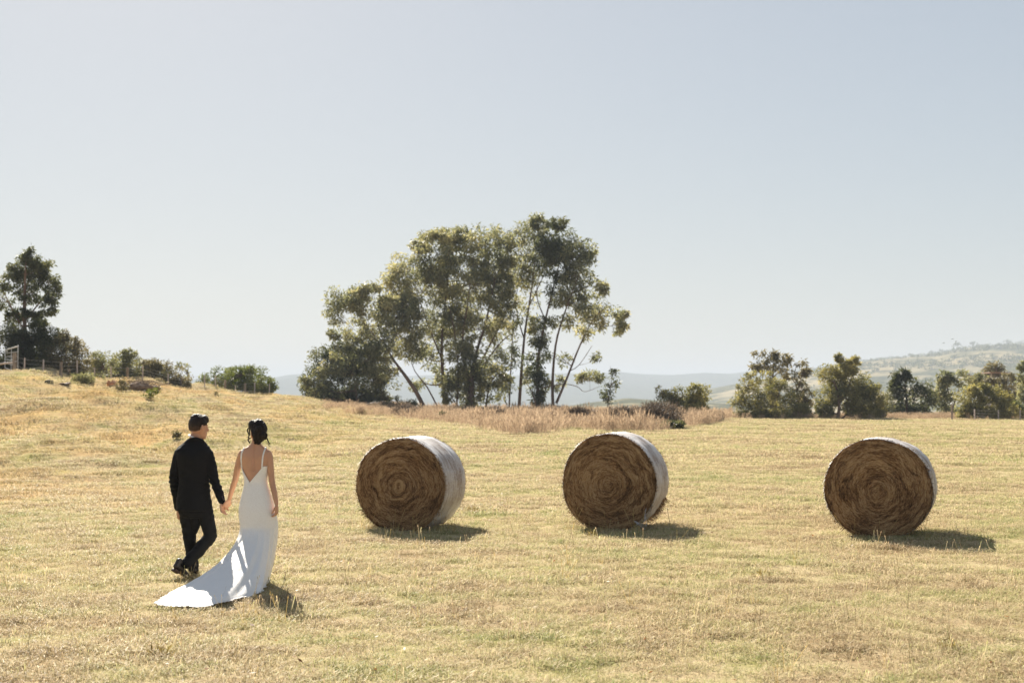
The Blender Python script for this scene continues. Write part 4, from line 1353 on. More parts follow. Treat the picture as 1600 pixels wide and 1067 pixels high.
def build_bale(label, px, base_row, Dz, Dx, turn, length, seed, extras):
    r = random.Random(seed)
    nr = np.random.default_rng(seed)
    Y = CAM_H * FPX / (base_row - HORIZ)
    X = (px - 800) / FPX * Y
    t = thing('hay_bale', label, 'hay bale', (X, Y, gz(X, Y)), -R(turn), 'round hay bales on the paddock')
    rx, rz = Dx / 2, Dz / 2
    off = Vector((seed * 7.1, 3.3, 1.7))

    def prof(a):
        """outline radius factor at angle a, settled flat at the base"""
        k = 1 + .034 * noise.noise(Vector((math.cos(a) * 1.6, math.sin(a) * 1.6, seed))) + .007 * noise.noise(Vector((math.cos(a) * 7, math.sin(a) * 7, seed + 5)))
        x, z = rx * k * math.cos(a), rz * k * math.sin(a)
        lim = -rz * .94
        if z < lim: z = lim + (z - lim) * .25
        return x, z + rz * .95
    NA, NR = 120, 26
    zc = rz * .95
    V, F = [], []
    ph = seed * 1.3

    def face(y0, sgn):
        base = len(V)
        for i in range(NR + 1):
            f = i / NR
            for k in range(NA):
                a = 2 * math.pi * k / NA
                x, z = prof(a)
                x, z = x * f, zc + (z - zc) * f
                spiral = math.sin(f * 46 + a + 4.5 * noise.noise(Vector((x * 1.6, z * 1.6, ph))))
                d = -.05 * (1 - f ** 3) + .011 * spiral + .030 * noise.noise(Vector((x * 4, z * 4, ph))) + .012 * noise.noise(Vector((x * 14, z * 14, ph)))
                if f > .93: d += .05 * ((f - .93) / .07) ** 1.5
                V.append((x, y0 + sgn * d, z))
        for i in range(NR):
            for k in range(NA):
                a, b = base + i * NA + k, base + i * NA + (k + 1) % NA
                F.append((a, b, b + NA, a + NA))
        return base + NR * NA
    e0 = face(0.0, 1)
    e1 = face(length, -1)
    for k in range(NA):
        F.append((e0 + k, e0 + (k + 1) % NA, e1 + (k + 1) % NA, e1 + k))
    me = bpy.data.meshes.new('hay_core')
    me.from_pydata(V, [], F)
    me.update()
    link('hay_core', me, MAT['hay'], t, True)

    # straw strands wound on the front face and a ragged rim
    n = 13000
    fr = np.sqrt(nr.uniform(.0, .995, n))
    an = nr.uniform(0, 2 * math.pi, n)
    Q = []
    for i in range(n):
        a, f = an[i], fr[i]
        x, z = prof(a)
        x, z = x * f, zc + (z - zc) * f
        L = r.uniform(.05, .20) * (.45 + .55 * f)
        tilt = r.gauss(0, .22)
        tx, tz = -math.sin(a + tilt), math.cos(a + tilt)
        y = -.05 * (1 - f ** 3) - r.uniform(.004, .022) + .030 * noise.noise(Vector((x * 4, z * 4, ph)))
        if f > .93: y += .05 * ((f - .93) / .07) ** 1.5
        w_ = r.uniform(.0014, .0036)
        nx, nz_ = math.cos(a + tilt), math.sin(a + tilt)
        c = np.array([x, y, z])
        u = np.array([tx, r.gauss(-.02, .10), tz]) * L / 2
        s = np.array([nx, 0, nz_]) * w_
        crv = np.array([nx, 0, nz_]) * (-(L * L) / 8 / max(f * rx, .12))
        Q.append([c - u - s + crv, c - s, c + s, c - u + s + crv])
        Q.append([c - s, c + u - s + crv, c + u + s + crv, c + s])
    for i in range(900):
        a = r.uniform(0, 2 * math.pi)
        x, z = prof(a)
        y = r.uniform(.0, .05) if r.random() < .6 else length - r.uniform(0, .05)
        L = r.uniform(.02, .06) * (1.6 if math.sin(a) < -.5 else 1)
        c = np.array([x * .985, y, zc + (z - zc) * .985])
        dd = np.array([math.cos(a) + r.gauss(0, .6), r.gauss(-.5 if y < .3 else .4, .5), math.sin(a) + r.gauss(0, .6)])
        dd = dd / np.linalg.norm(dd) * L
        if c[2] + dd[2] < .02: continue
        s = np.cross(dd, [0.3, 1, .2])
        s = s / (np.linalg.norm(s) + 1e-9) * .0025
        Q.append([c - s, c + dd - s, c + dd + s, c + s])
    st = link('straw_strands', quads_mesh('straw_strands', np.array(Q)), MAT['hay'], t)
    st['kind'] = 'stuff'

    # net wrap with circumferential folds, its near edge uneven
    NL = 40
    V, F = [], []
    NB = 160
    for j in range(NL + 1):
        for k in range(NB):
            a = 2 * math.pi * k / NB
            x, z = prof(a)
            lip0 = .045 + .028 * noise.noise(Vector((math.cos(a) * 3, math.sin(a) * 3, seed + 9.0))) + .012 * noise.noise(Vector((math.cos(a) * 14, math.sin(a) * 14, seed)))
            y = lip0 + (length - .03 - lip0) * j / NL
            fold = .010 * math.sin(y * 22 + 3 * noise.noise(Vector((a * 1.2, y * 2, seed)))) * noise.noise(Vector((a * .9, y * 5, seed + 3)))
            fold += .014 * noise.noise(Vector((x * 2, y * 9, z * 2 + seed))) + .006 * noise.noise(Vector((x * 11, y * 14, z * 11)))
            g = 1 + (.012 + fold) / rx
            V.append((x * g, y, max(zc + (z - zc) * g, .004)))
    for j in range(NL):
        for k in range(NB):
            a, b = j * NB + k, j * NB + (k + 1) % NB
            F.append((a, b, b + NB, a + NB))
    me = bpy.data.meshes.new('net_wrap')
    me.from_pydata(V, [], F)
    me.update()
    link('net_wrap', me, MAT['net'], t, True)

    Q = []
    for i in range(420):
        a = r.uniform(0, 2 * math.pi)
        x, z = prof(a)
        y = .05 + r.uniform(-.02, .04)
        tx, tz = -math.sin(a), math.cos(a)
        L = r.uniform(.03, .11)
        c = np.array([x * 1.012, y, zc + (z - zc) * 1.012])
        u = np.array([tx, r.gauss(-.5, .35), tz]) * L
        s_ = np.array([math.cos(a) * .5, 1, math.sin(a) * .5]) * r.uniform(.001, .0026)
        o_ = np.array([math.cos(a), 0, math.sin(a)]) * r.uniform(.0, .012)
        if c[2] + u[2] < .03: continue
        Q.append([c - s_, c + u + o_ - s_, c + u + o_ + s_, c + s_])
    fy = link('frayed_net', quads_mesh('frayed_net', np.array(Q)), MAT['net'], t)
    fy['kind'] = 'stuff'

    def on_rim(a, g=1.0):
        x, z = prof(a)
        return x * g, zc + (z - zc) * g
    if 'loose_string' in extras:
        for q in range(2):
            x, z = on_rim(-.42 - .05 * q, .95)
            x2, z2 = on_rim(-.95 - .08 * q, 1.02)
            pts = [(x, .03, z), (x - .05 + .02 * q, -.05, z - .12), (x - .06 + .05 * q, -.09, z - .3), (x2 + .03 * q, -.12, .16), (x2 + .16 + .05 * q, -.17, .05)]
            MB().tube(pts, [.0032] * 5, 5, sub=3).build('loose_string', MAT['net'], t)
    if 'net_pucker' in extras:
        x, z = on_rim(.30, 1.0)
        mb = MB()
        for q in range(5):
            mb.ball((x - .01 + r.uniform(-.01, .02), .1 + .06 * q, z - .03 * q + r.uniform(-.03, .03)), (.045, .07, .10), 10, 7)
        mb.fuse('net_pucker', MAT['net'], t, .012, 2, lambda c: .012 * noise.noise(c * 14))
    if 'straw_spill' in extras:
        Q = []
        for i in range(260):
            x, z = on_rim(r.uniform(-1.0, -.35), 1.0)
            c = np.array([x, length - r.uniform(.0, .3), z])
            dd = np.array([r.uniform(.2, 1), r.gauss(.3, .4), r.gauss(-.7, .5)])
            dd = dd / np.linalg.norm(dd) * r.uniform(.04, .13)
            s = np.array([.2, .6, .5]) * .004
            if c[2] + dd[2] < .02: continue
            Q.append([c - s, c + dd - s, c + dd + s, c + s])
        sp = link('straw_spill', quads_mesh('straw_spill', np.array(Q)), MAT['hay'], t)
        sp['kind'] = 'stuff'
    ax = Vector((math.sin(R(turn)), math.cos(R(turn))))
    PRESSED.append((X + ax.x * length / 2, Y + ax.y * length / 2, rx * .5, length / 2 - .04, -R(turn)))
    return X, Y


# ------------------------------------------------------------------ people
def cloth_mat(name, col, rough=0.85, bump=.25, bscale=260, sheen=.0, spec=.2):
    m = simple_mat(name, [(.3, tuple(c * .85 for c in col)), (.7, tuple(c * 1.15 for c in col))], 9, rough, bump, bscale, spec=spec)
    b = [n for n in m.node_tree.nodes if n.type == 'BSDF_PRINCIPLED'][0]
    b.inputs['Sheen Weight'].default_value = sheen
    return m


def skin_mat(name, col):
    m = simple_mat(name, [(.3, tuple(c * .9 for c in col)), (.7, tuple(c * 1.08 for c in col))], 7, .5, .08, 180, spec=.35)
    b = [n for n in m.node_tree.nodes if n.type == 'BSDF_PRINCIPLED'][0]
    b.inputs['Subsurface Weight'].default_value = .12
    b.inputs['Subsurface Radius'].default_value = (.012, .005, .003)
    b.inputs['Subsurface Scale'].default_value = 1.0
    return m


def hair_mat(name, col):
    m = simple_mat(name, [(.3, tuple(c * .7 for c in col)), (.7, tuple(c * 1.4 for c in col))], 40, .55, .5, 130, (1, 1, .35), spec=.25)
    return m


def lace_mat():
    m, t, out = nodes_mat('white_lace')
    tc = N(t, 'ShaderNodeTexCoord')
    vo = N(t, 'ShaderNodeTexVoronoi', Scale=95.0)
    t.links.new(tc.outputs['Object'], vo.inputs['Vector'])
    nz = N(t, 'ShaderNodeTexNoise', Scale=160.0, Detail=3.0)
    t.links.new(tc.outputs['Object'], nz.inputs['Vector'])
    v = math_node(t, 'ADD', math_node(t, 'MULTIPLY', vo.outputs['Distance'], .9), math_node(t, 'MULTIPLY', nz.outputs[0], .6))
    r = ramp(t, [(.25, (.76, .72, .68)), (.55, (.87, .835, .80)), (.85, (.91, .885, .86))])
    t.links.new(v, r.inputs[0])
    b = N(t, 'ShaderNodeBsdfPrincipled')
    b.inputs['Roughness'].default_value = .6
    b.inputs['Specular IOR Level'].default_value = .3
    t.links.new(r.outputs[0], b.inputs['Base Color'])
    bp = N(t, 'ShaderNodeBump', Strength=.35, Distance=.006)
    t.links.new(v, bp.inputs['Height'])
    t.links.new(bp.outputs[0], b.inputs['Normal'])
    tl = N(t, 'ShaderNodeBsdfTranslucent')
    tl.inputs[0].default_value = (.88, .84, .81, 1)
    mx = N(t, 'ShaderNodeMixShader')
    mx.inputs[0].default_value = .09
    t.links.new(b.outputs[0], mx.inputs[1])
    t.links.new(tl.outputs[0], mx.inputs[2])
    t.links.new(mx.outputs[0], out.inputs[0])
    return m


def hand(mb, wrist, d, n, thumb=1, k=1.0, curl=(.5, .6, .65, .7), tcurl=.5, r0=.024):
    """palm, four bent fingers and a thumb welded on a wrist; d towards the fingers, n out of the palm, thumb on the +/- side"""
    d = Vector(d).normalized()
    n = Vector(n)
    n = (n - d * n.dot(d)).normalized()
    s = d.cross(n).normalized() * thumb
    w = Vector(wrist)
    mb.tube([w - d * .03, w, w + d * .035 * k, w + d * .088 * k], [(r0, r0 * .8), (r0 * .95, r0 * .75), (.037 * k, .017 * k), (.040 * k, .015 * k)], 14, side=s)
    for i, (o, L) in enumerate(((.030, .068), (.010, .078), (-.010, .073), (-.029, .058))):
        q = w + d * .084 * k + s * o * k
        pts = [q - d * .03 * k, q]
        ang = 0
        for j, f in enumerate((.45, .31, .24)):
            ang += curl[i] * (.8 if j == 0 else 1.0)
            dd = d * math.cos(ang) + n * math.sin(ang) + s * o * 1.2
            q = q + dd.normalized() * L * f * k
            pts.append(q.copy())
        mb.tube(pts, [.0095 * k, .0098 * k, .0092 * k, .0084 * k, .0072 * k], 9, side=s)
    q = w + d * .02 * k + s * .026 * k
    dd = (d * .75 + s * .6 + n * .35).normalized()
    p1 = q + dd * .038 * k
    d2 = (d * .9 + s * .1 + n * tcurl).normalized()
    p2 = p1 + d2 * .030 * k
    p3 = p2 + d2 * .022 * k
    mb.tube([q - dd * .01, q, p1, p2, p3], [.015 * k, .0145 * k, .0115 * k, .0105 * k, .008 * k], 9)


def interp_rings(tab, loc, Y, zs=None):
    """tab rows (row, x_left, x_right, half_depth, dy) in photo pixels -> rings in metres relative to loc"""
    out = []
    for py, xl, xr, ry, cy in tab:
        a, b = P(xl, py, Y) - loc, P(xr, py, Y) - loc
        out.append(((a.x + b.x) / 2, cy, a.z, (b.x - a.x) / 2, ry))
    return out


def dense(rings, per=5):
    """smoothly densify a stack of rings"""
    A = np.array(rings)
    m = len(A)
    out = []
    for i in range(m - 1):
        p0, p1, p2, p3 = A[max(i - 1, 0)], A[i], A[i + 1], A[min(i + 2, m - 1)]
        for k in range(per):
            t = k / per
            out.append(tuple(0.5 * ((2 * p1) + (p2 - p0) * t + (2 * p0 - 5 * p1 + 4 * p2 - p3) * t * t + (3 * p1 - p0 - 3 * p2 + p3) * t ** 3)))
    out.append(tuple(A[-1]))
    return out


def build_man():
    Y = 15.93
    X = (303 - 800) / FPX * Y
    loc = Vector((X, Y, gz(X, Y)))
    t = thing('person', 'man in black suit walking away, turning his head to the woman beside him', 'person', loc)
    M = lambda px, py, dy=0.0: P(px, py, Y + dy) - loc
    skin = skin_mat('man_skin', (.45, .245, .16))
    suit = cloth_mat('black_wool', (.0052, .0055, .0068), .75, .3, 240, .0, .2)
    # body -------------------------------------------------
    b = MB()
    b.rings(dense(interp_rings([(800, 280, 328, .10, .0), (775, 282, 324, .09, 0), (745, 284, 322, .09, 0), (715, 282, 324, .10, 0), (700, 286, 322, .085, 0), (690, 295, 312, .06, .0)], loc, Y)), 24)
    # head: skull, jaw, chin, nose, brow, lips, ears, turned to his right
    b.tube([M(302, 697, -.02), M(304, 686, -.005), M(308, 676, .015)], [.066, .060, .058], 16)
    b.ball(M(309, 664.5, .015), (.098, .105, .112), 20, 14)
    b.ball(M(313.5, 673, .055), (.066, .075, .085), 16, 12)
    b.ball(M(318.2, 682.5, .075), (.030, .034, .030), 12, 8)
    b.tube([M(322.8, 667, .09), M(325.2, 672, .105), M(323.4, 673.5, .095)], [.010, .014, .013], 8)
    b.ball(M(321.5, 664.5, .085), (.026, .04, .016), 10, 8)
    b.ball(M(322.3, 677.3, .09), (.014, .022, .007), 8, 6)
    b.ball(M(321.8, 679.6, .088), (.013, .02, .007), 8, 6)
    b.ball(M(316.4, 668.0, -.076), (.013, .024, .036), 10, 8, Matrix.Rotation(.25, 3, 'X'))
    b.ball(M(297.2, 669.0, .04), (.011, .022, .034), 10, 8)
    # arms and hands (upper arms inside the sleeves)
    b.tube([M(283, 706), M(276, 730, .0), M(272, 750, .02), M(275.5, 779, .10), M(278.5, 796, .16)], [.045, .034, .030, .028, .025], 12)
    hand(b, M(278.5, 796, .16), (.04, .06, -1), (.5, .3, 0), 1, 1.05)
    b.tube([M(325, 708), M(331.5, 733, -.02), M(337, 753, -.05), M(345, 776, -.13), M(347.2, 783, -.16)], [.045, .036, .030, .028, .026], 12)
    hand(b, M(347.3, 784, -.16), (.07, -.22, -1), (.75, -.35, .0), -1, 1.05, (.45, .5, .5, .5), .6)
    # legs
    b.tube([M(292, 776), M(296, 836, .06), M(301, 886, .06)], [.075, .05, .04], 12)
    b.tube([M(317, 776), M(329, 836, .01), M(289, 881, -.20)], [.075, .05, .04], 12)
    b.fuse('body', skin, t, .0055, 4)
    for sx, (px, py, dy) in enumerate(((320.6, 667.2, .075), (316.5, 667, .108))):
        MB().ball(M(px, py, dy), .011, 10, 8).build('eye', simple_mat('eye_white', [(.3, (.5, .48, .45)), (.7, (.6, .58, .55))], 3, .2), t)
    # hair --------------------------------------------------
    h = MB()
    c = M(309, 663.5, .012)
    h.ball(c, (.1035, .112, .118), 30, 22)
    for (px, py, dy, r) in ((308, 653, .02, (.075, .085, .05)), (317, 655, .06, (.066, .078, .052)), (322.8, 658.6, .085, (.030, .045, .030))):
        h.ball(M(px, py, dy), r, 18, 12)
    nv = []
    for v in h.v:                     # taper into the shaved nape, temples and brow
        q = v - c
        cut = -.030 + .32 * max(q.x, 0) + .62 * max(q.y - .02, 0)
        f = min(max((cut - q.z) / .045, 0), 1)
        v = c + Vector((q.x * (1 - .26 * f), q.y * (1 - .26 * f), max(q.z, -.07)))
        nv.append(v)
    h.v = nv
    hm = hair_mat('dark_brown_hair', (.020, .012, .008))
    hair = h.fuse('hair', hm, t, .006, 3, lambda p: .004 * noise.noise(p * 28) + .003 * noise.noise(p * 70))
    # short strands break up the outline
    Q = []
    for v in hair.data.vertices:
        if random.random() < .10 and v.normal.z > -.3:
            p, nn = v.co, v.normal
            d = (nn * .35 + Vector((.8, .5, -.25)) * .8 + Vector((random.gauss(0, .35), random.gauss(0, .35), random.gauss(0, .3)))).normalized() * random.uniform(.010, .022)
            s = d.cross(Vector((.3, .2, 1))).normalized() * .0016
            Q.append([tuple(p - s), tuple(p + d - s * .3), tuple(p + d + s * .3), tuple(p + s)])
    st = link('hair_strands', quads_mesh('hair_strands', Q), hm, hair)
    st['kind'] = 'stuff'
    # faded sides: close cropped hair on the nape and temples
    f = MB()
    fc = M(308.8, 666.5, .008)
    f.ball(fc, (.1005, .1075, .105), 28, 20)
    nv = []
    for v in f.v:
        q = v - fc
        k = min(max((-.038 - q.z + .30 * max(q.x, 0)) / .03, 0), 1)
        k = max(k, min(max((q.x - .040) / .03, 0), 1) if q.z < .01 else 0, min(max((q.y - .035) / .03, 0), 1) if q.z < .03 else 0)
        nv.append(fc + q * (1 - .2 * k))
    f.v = nv
    f.fuse('cropped_hair', simple_mat('cropped_hair_fade', [(.3, (.030, .017, .011)), (.7, (.075, .042, .027))], 60, .7, .2, 200), t, .006, 4)
    # shirt collar -------------------------------------------
    c = MB()
    ring = []
    for k in range(25):
        a = 2 * math.pi * k / 24
        q = M(305.2, 682.2, .002) + Vector((math.cos(a) * .068, math.sin(a) * .067, -.020 * math.cos(a) + .006 * math.sin(a) - .014 * max(0, math.cos(a))))
        ring.append(q)
    c.tube(ring, [(.008, .017)] * 25, 8, side=(0, 0, 1), cap=False)
    c.v = [v for v in c.v]
    c.fuse('shirt_collar', cloth_mat('white_cotton', (.80, .80, .80), .7, .1), t, .005, 2)
    # jacket ---------------------------------------------------
    j = MB()
    j.rings(dense(interp_rings([(797, 275, 332.5, .145, .0), (786, 275, 331, .14, 0), (770, 277.5, 328.5, .128, 0), (750, 279.5, 326.5, .122, .0), (730, 277.5, 328.5, .128, -.005), (715, 275, 330.5, .13, -.01),
                                (706, 274.5, 331, .12, -.012), (699.5, 278, 329, .105, -.008), (694, 284, 324.5, .09, 0), (689, 290, 319.5, .08, 0), (685, 295, 315.5, .074, 0)], loc, Y)), 36)
    j.tube([M(282, 707), M(275, 726, .0), M(271.5, 750, .02), M(275.5, 778, .10), M(279, 793, .16)], [.066, .058, .052, .046, .042], 16, sub=4)
    j.tube([M(324.5, 708), M(331, 731, -.02), M(336.5, 753, -.05), M(343.5, 773, -.12), M(347.6, 783.5, -.165)], [.066, .058, .053, .047, .041], 16, sub=4)

    def wr(p):
        s = .009 * noise.noise(Vector((p.x * 7, p.y * 7, p.z * 4))) + .006 * noise.noise(Vector((p.x * 16, p.y * 16, p.z * 26)))
        el = math.exp(-((p.z - 1.04) / .10) ** 2) * (1 if abs(p.x + .01) > .16 else .3)
        return s + .006 * el * math.sin(p.z * 120 + p.x * 40)
    jk = j.fuse('jacket', suit, t, .0075, 5, wr)
    MB().tube([M(292, 690.5, -.05), M(298, 686.3, -.078), M(305, 684.8, -.086), M(312, 686.6, -.074), M(319, 692, -.04)], [(.016, .008)] * 5, 10, side=(0, 0, 1), sub=4).build('jacket_collar', suit, jk)
    for k in range(3):
        MB().ball(M(349.2 - k * 1.0, 780.5 - k * 2.3, -.195 + .01 * k), .007, 8, 6).build('button', simple_mat('dark_button', [(.3, (.03, .02, .02)), (.7, (.07, .05, .05))], 5, .3), jk)
    # trousers ---------------------------------------------------
    tr = MB()
    tr.rings(dense(interp_rings([(808, 284, 329, .10, 0), (800, 279, 332, .125, 0), (785, 280, 329, .125, 0), (765, 282, 326, .115, 0)], loc, Y)), 28)
    tr.tube([M(292, 785, .02), M(293.5, 812, .05), M(296, 838, .07), M(299.5, 866, .07), M(302, 888, .06)], [(.092, .11), (.086, .095), (.073, .08), (.066, .072), (.064, .074)], 18, sub=4)
    tr.tube([M(317.5, 785, .0), M(323, 812, .0), M(328, 836, .01), M(314, 855, -.07), M(300, 871, -.14), M(291.5, 880.5, -.19)], [(.095, .11), (.084, .095), (.072, .082), (.070, .08), (.066, .07), (.068, .064)], 18, sub=4)

    tr.tube([M(306, 795, .01), M(306, 812, .02), M(304.5, 832, .035)], [(.10, .10), (.072, .085), (.022, .04)], 16, sub=3)

    def wt(p):
        return .008 * noise.noise(Vector((p.x * 8, p.y * 8, p.z * 6))) + .008 * noise.noise(Vector((p.x * 14, p.y * 14, p.z * 30)))
    tr.fuse('trousers', suit, t, .0075, 5, wt)
    # shoes --------------------------------------------------------
    leather = simple_mat('black_leather', [(.3, (.012, .010, .009)), (.7, (.03, .025, .022))], 14, .48, .1, 90, spec=.4)
    sole = simple_mat('worn_sole', [(.3, (.035, .020, .016)), (.7, (.085, .050, .040))], 16, .6, .2, 60)

    def shoe(heel, toe, up, ankle):
        heel, toe = Vector(heel), Vector(toe)
        d = (toe - heel).normalized()
        up = Vector(up)
        up = (up - d * up.dot(d)).normalized()
        s = d.cross(up)
        L = (toe - heel).length
        mb = MB()
        mb.tube([heel + d * L * q + up * h for q, h in ((.06, .042), (.25, .045), (.5, .040), (.75, .032), (.95, .024))], [(.034, .034), (.036, .040), (.038, .036), (.043, .028), (.028, .018)], 14, side=s, sub=3)
        mb.tube([heel + d * L * .12 + up * .05, heel + d * L * .16 + up * .11], [(.033, .042), (.036, .046)], 14, side=s)
        o = mb.fuse('shoe', leather, t, .006, 3)
        so = MB()
        for qs in ([(.0, .0), (.3, .0)], ):
            so.tube([heel + d * L * .01 + up * -.012, heel + d * L * .27 + up * -.012], [(.035, .016), (.034, .016)], 14, side=s)
        so.tube([heel + d * L * q + up * .004 for q in (.02, .3, .5, .75, .99)], [(.034, .007), (.033, .007), (.036, .007), (.045, .007), (.028, .006)], 14, side=s, sub=3)
        so.fuse('sole', sole, o, .006, 1)
    shoe(M(271.5, 888.5, -.30), M(292.5, 903, -.10), Vector((.35, .55, .75)), None)
    shoe(M(303, 897, .0), M(306, 893.5, .27), (0, 0, 1), None)
    return t


def build_woman():
    Y = 15.43
    X = (402 - 800) / FPX * Y
    loc = Vector((X, Y, gz(X, Y)))
    t = thing('person', 'dark haired woman in a backless white lace gown, its train trailing over the grass', 'person', loc)
    M = lambda px, py, dy=0.0: P(px, py, Y + dy) - loc
    skin = skin_mat('woman_skin', (.52, .285, .18))
    tab = [(822, 376.5, 433.5, .125, .0), (797, 374.5, 429.8, .13, -.005), (775, 378.3, 423.5, .112, .0), (754, 382.6, 416.4, .088, .012), (735, 379.3, 418.4, .098, .018), (722, 376.0, 421.2, .093, .012),
           (714, 374.2, 422.6, .083, .005), (706.5, 375.0, 422.2, .066, .0), (700.5, 381, 417, .055, .0), (696.5, 388.5, 411, .049, .0), (692.5, 391.8, 407.6, .046, .005)]
    rings = interp_rings(tab, loc, Y)
    dr = dense(rings, 6)
    zz = np.array([r[2] for r in dr])[::-1]
    col = [np.array([r[k] for r in dr])[::-1] for k in (0, 1, 3, 4)]
    o_ = np.argsort(zz)
    zz = zz[o_]
    col = [c[o_] for c in col]

    def ring(z):
        return tuple(float(np.interp(z, zz, c)) for c in col)     # cx, cy, rx, ry
    # body ------------------------------------------------------
    b = MB()
    b.rings(dr, 32)
    b.tube([M(400, 696, 0), M(400.5, 688, .012), M(402, 680, .03)], [.050, .047, .046], 16)
    b.ball(M(402.5, 671, .03), (.078, .092, .105), 18, 12)           # skull
    b.ball(M(399.5, 678, .075), (.058, .058, .075), 14, 10)          # jaw
    b.ball(M(398.5, 685, .10), (.022, .024, .022), 10, 8)            # chin
    b.tube([M(398.6, 672, .125), M(397.8, 676, .148), M(398.3, 677.5, .135)], [.008, .012, .011], 8)
    b.ball(M(398.2, 680.5, .128), (.022, .010, .006), 8, 6)
    b.ball(M(398.2, 682.3, .125), (.020, .010, .006), 8, 6)
    b.ball(M(393.3, 675.6, .045), (.011, .02, .030), 10, 8)
    b.ball(M(411, 676, .045), (.011, .02, .030), 10, 8)
    # shoulder blades and spine
    # arms
    b.tube([M(380, 707, .0), M(376.8, 712, .0), M(371.8, 729, .05), M(368.0, 748, .13), M(363.5, 762, .21), M(358.6, 779, .30)], [.040, .040, .037, .033, .031, .0215], 14, sub=4)
    hand(b, M(358.2, 780.5, .305), (-.50, .12, -.85), (-.30, .30, -.2), 1, .95, (.42, .5, .55, .35), .5, .021)
    b.tube([M(417, 707, .0), M(420.6, 712, .0), M(422.8, 731, -.01), M(425, 752, -.02), M(428.8, 770, -.05), M(432.2, 787, -.075)], [.040, .040, .037, .033, .031, .0215], 14, sub=4)
    hand(b, M(432.4, 788.5, -.077), (.02, -.02, -1), (-1, .2, 0), -1, .97, (.55, .6, .62, .66), .5, .021)
    # legs and feet under the gown
    b.tube([M(393, 800), M(394, 830, .0), M(396, 856, .02), M(398, 896, .02)], [.10, .092, .07, .035], 12)
    b.tube([M(414, 800), M(416, 830, .02), M(414, 856, .05), M(412, 896, .10)], [.10, .092, .07, .035], 12)
    for (px, dy) in ((398, .02), (412, .10)):
        a = M(px, 898, dy)
        b.tube([Vector((a.x, a.y - .04, .075)), Vector((a.x, a.y + .06, .05)), Vector((a.x, a.y + .16, .022))], [(.028, .03), (.032, .022), (.03, .014)], 10)
        b.tube([Vector((a.x, a.y - .045, .07)), Vector((a.x, a.y - .045, .0))], [.014, .009], 8)

    def blades(p):
        k = 0
        if p.y < .0 and 1.2 < p.z < 1.52:
            cx = ring(p.z)[0]
            u = p.x - cx
            k -= .012 * math.exp(-(u / .014) ** 2)                                             # spine furrow
            k += .007 * math.exp(-((abs(u) - .072) / .030) ** 2 - ((p.z - 1.37) / .05) ** 2)    # shoulder blades
        return k
    b.fuse('body', skin, t, .0055, 4, blades)
    for px in (396.2, 400.4):
        MB().ball(M(px, 672.4, .118), .0105, 10, 8).build('eye', bpy.data.materials['eye_white'], t)
    # hair: loose low updo with curls ---------------------------------
    h = MB()
    for (px, py, dy, r) in ((403.3, 668.5, .01, (.083, .094, .100)), (404.2, 676, -.045, (.080, .058, .088)), (404.5, 684.5, -.045, (.062, .045, .050)), (403.5, 690, -.035, (.036, .030, .030)),
                            (397, 664, .01, (.060, .070, .060)), (411, 670, -.02, (.045, .06, .07)), (415.2, 680.6, -.03, (.022, .022, .030)), (413.5, 684, -.03, (.022, .022, .020)), (409, 680, -.075, (.035, .03, .04)), (399, 678, -.075, (.035, .03, .04)), (404, 671, -.085, (.04, .025, .04))):
        h.ball(M(px, py, dy), r, 16, 11)
    c0 = M(400, 676, .09)
    nv = []
    for v in h.v:                     # leave the face free
        if v.y > c0.y - .035 and v.z < c0.z + .055:
            v = Vector((v.x * .9 + .1 * c0.x, c0.y - .05, v.z))
        nv.append(v)
    h.v = nv
    hm = hair_mat('black_brown_hair', (.012, .008, .006))
    hair = h.fuse('hair', hm, t, .0055, 2, lambda p: .008 * noise.noise(Vector((p.x * 34, p.y * 34, p.z * 18))) + .004 * noise.noise(p * 80))
    for pts in (((393, 667, .05), (388.2, 669, .06), (386.4, 673, .06), (388.8, 678, .055), (388.0, 682.5, .05), (384.8, 683, .05)),
                ((392, 668, .05), (389.6, 672, .045), (390, 678, .045), (388, 684, .04)),
                ((391, 684, .05), (387.5, 687, .05), (389.5, 690.5, .045), (390.2, 692, .04)),
                ((414, 684, -.01), (417.5, 685.5, -.01), (418.6, 688.5, -.01), (420.5, 692.5, -.01), (420.0, 694.5, -.01)),
                ((402, 690, -.05), (399.5, 693, -.06), (397.5, 692, -.06))):
        MB().tube([M(*q) for q in pts], [.008, .008, .007, .006, .004, .002][:len(pts)], 7, sub=4).build('curl', hm, hair)
    Q = []
    for v in hair.data.vertices:
        if random.random() < .05:
            d = (v.normal + Vector((random.gauss(0, .9), random.gauss(0, .9), random.gauss(-.4, .6)))).normalized() * random.uniform(.008, .026)
            s = d.cross(Vector((.3, .2, 1))).normalized() * .0012
            p = v.co
            Q.append([tuple(p - s), tuple(p + d - s * .3), tuple(p + d + s * .3), tuple(p + s)])
    st = link('hair_strands', quads_mesh('hair_strands', Q), hm, hair)
    st['kind'] = 'stuff'

    # gown ---------------------------------------------------------------
    NA = 144
    zk = M(402, 822).z
    vb = M(392.7, 754)
    vl, vr = M(377.9, 730), M(411.2, 730)

    def top_z(x, back):
        if not back: return M(402, 724).z
        if x < vb.x: f = (vb.x - x) / (vb.x - vl.x)
        else: f = (x - vb.x) / (vr.x - vb.x)
        return vb.z + min(f, 1.06) * (vl.z - vb.z)
    hem = [(.10, .16), (.13, .02), (.145, -.22), (.18, -.52), (.205, -.93), (.06, -1.44), (-.10, -1.93), (-.36, -1.99), (-.60, -1.84), (-.66, -1.62), (-.62, -1.15), (-.50, -.62), (-.36, -.16), (-.24, .12), (-.10, .24), (.02, .22)]
    # closed Catmull-Rom through the hem outline
    H = [Vector(q) for q in hem]
    n = len(H)
    curve = []
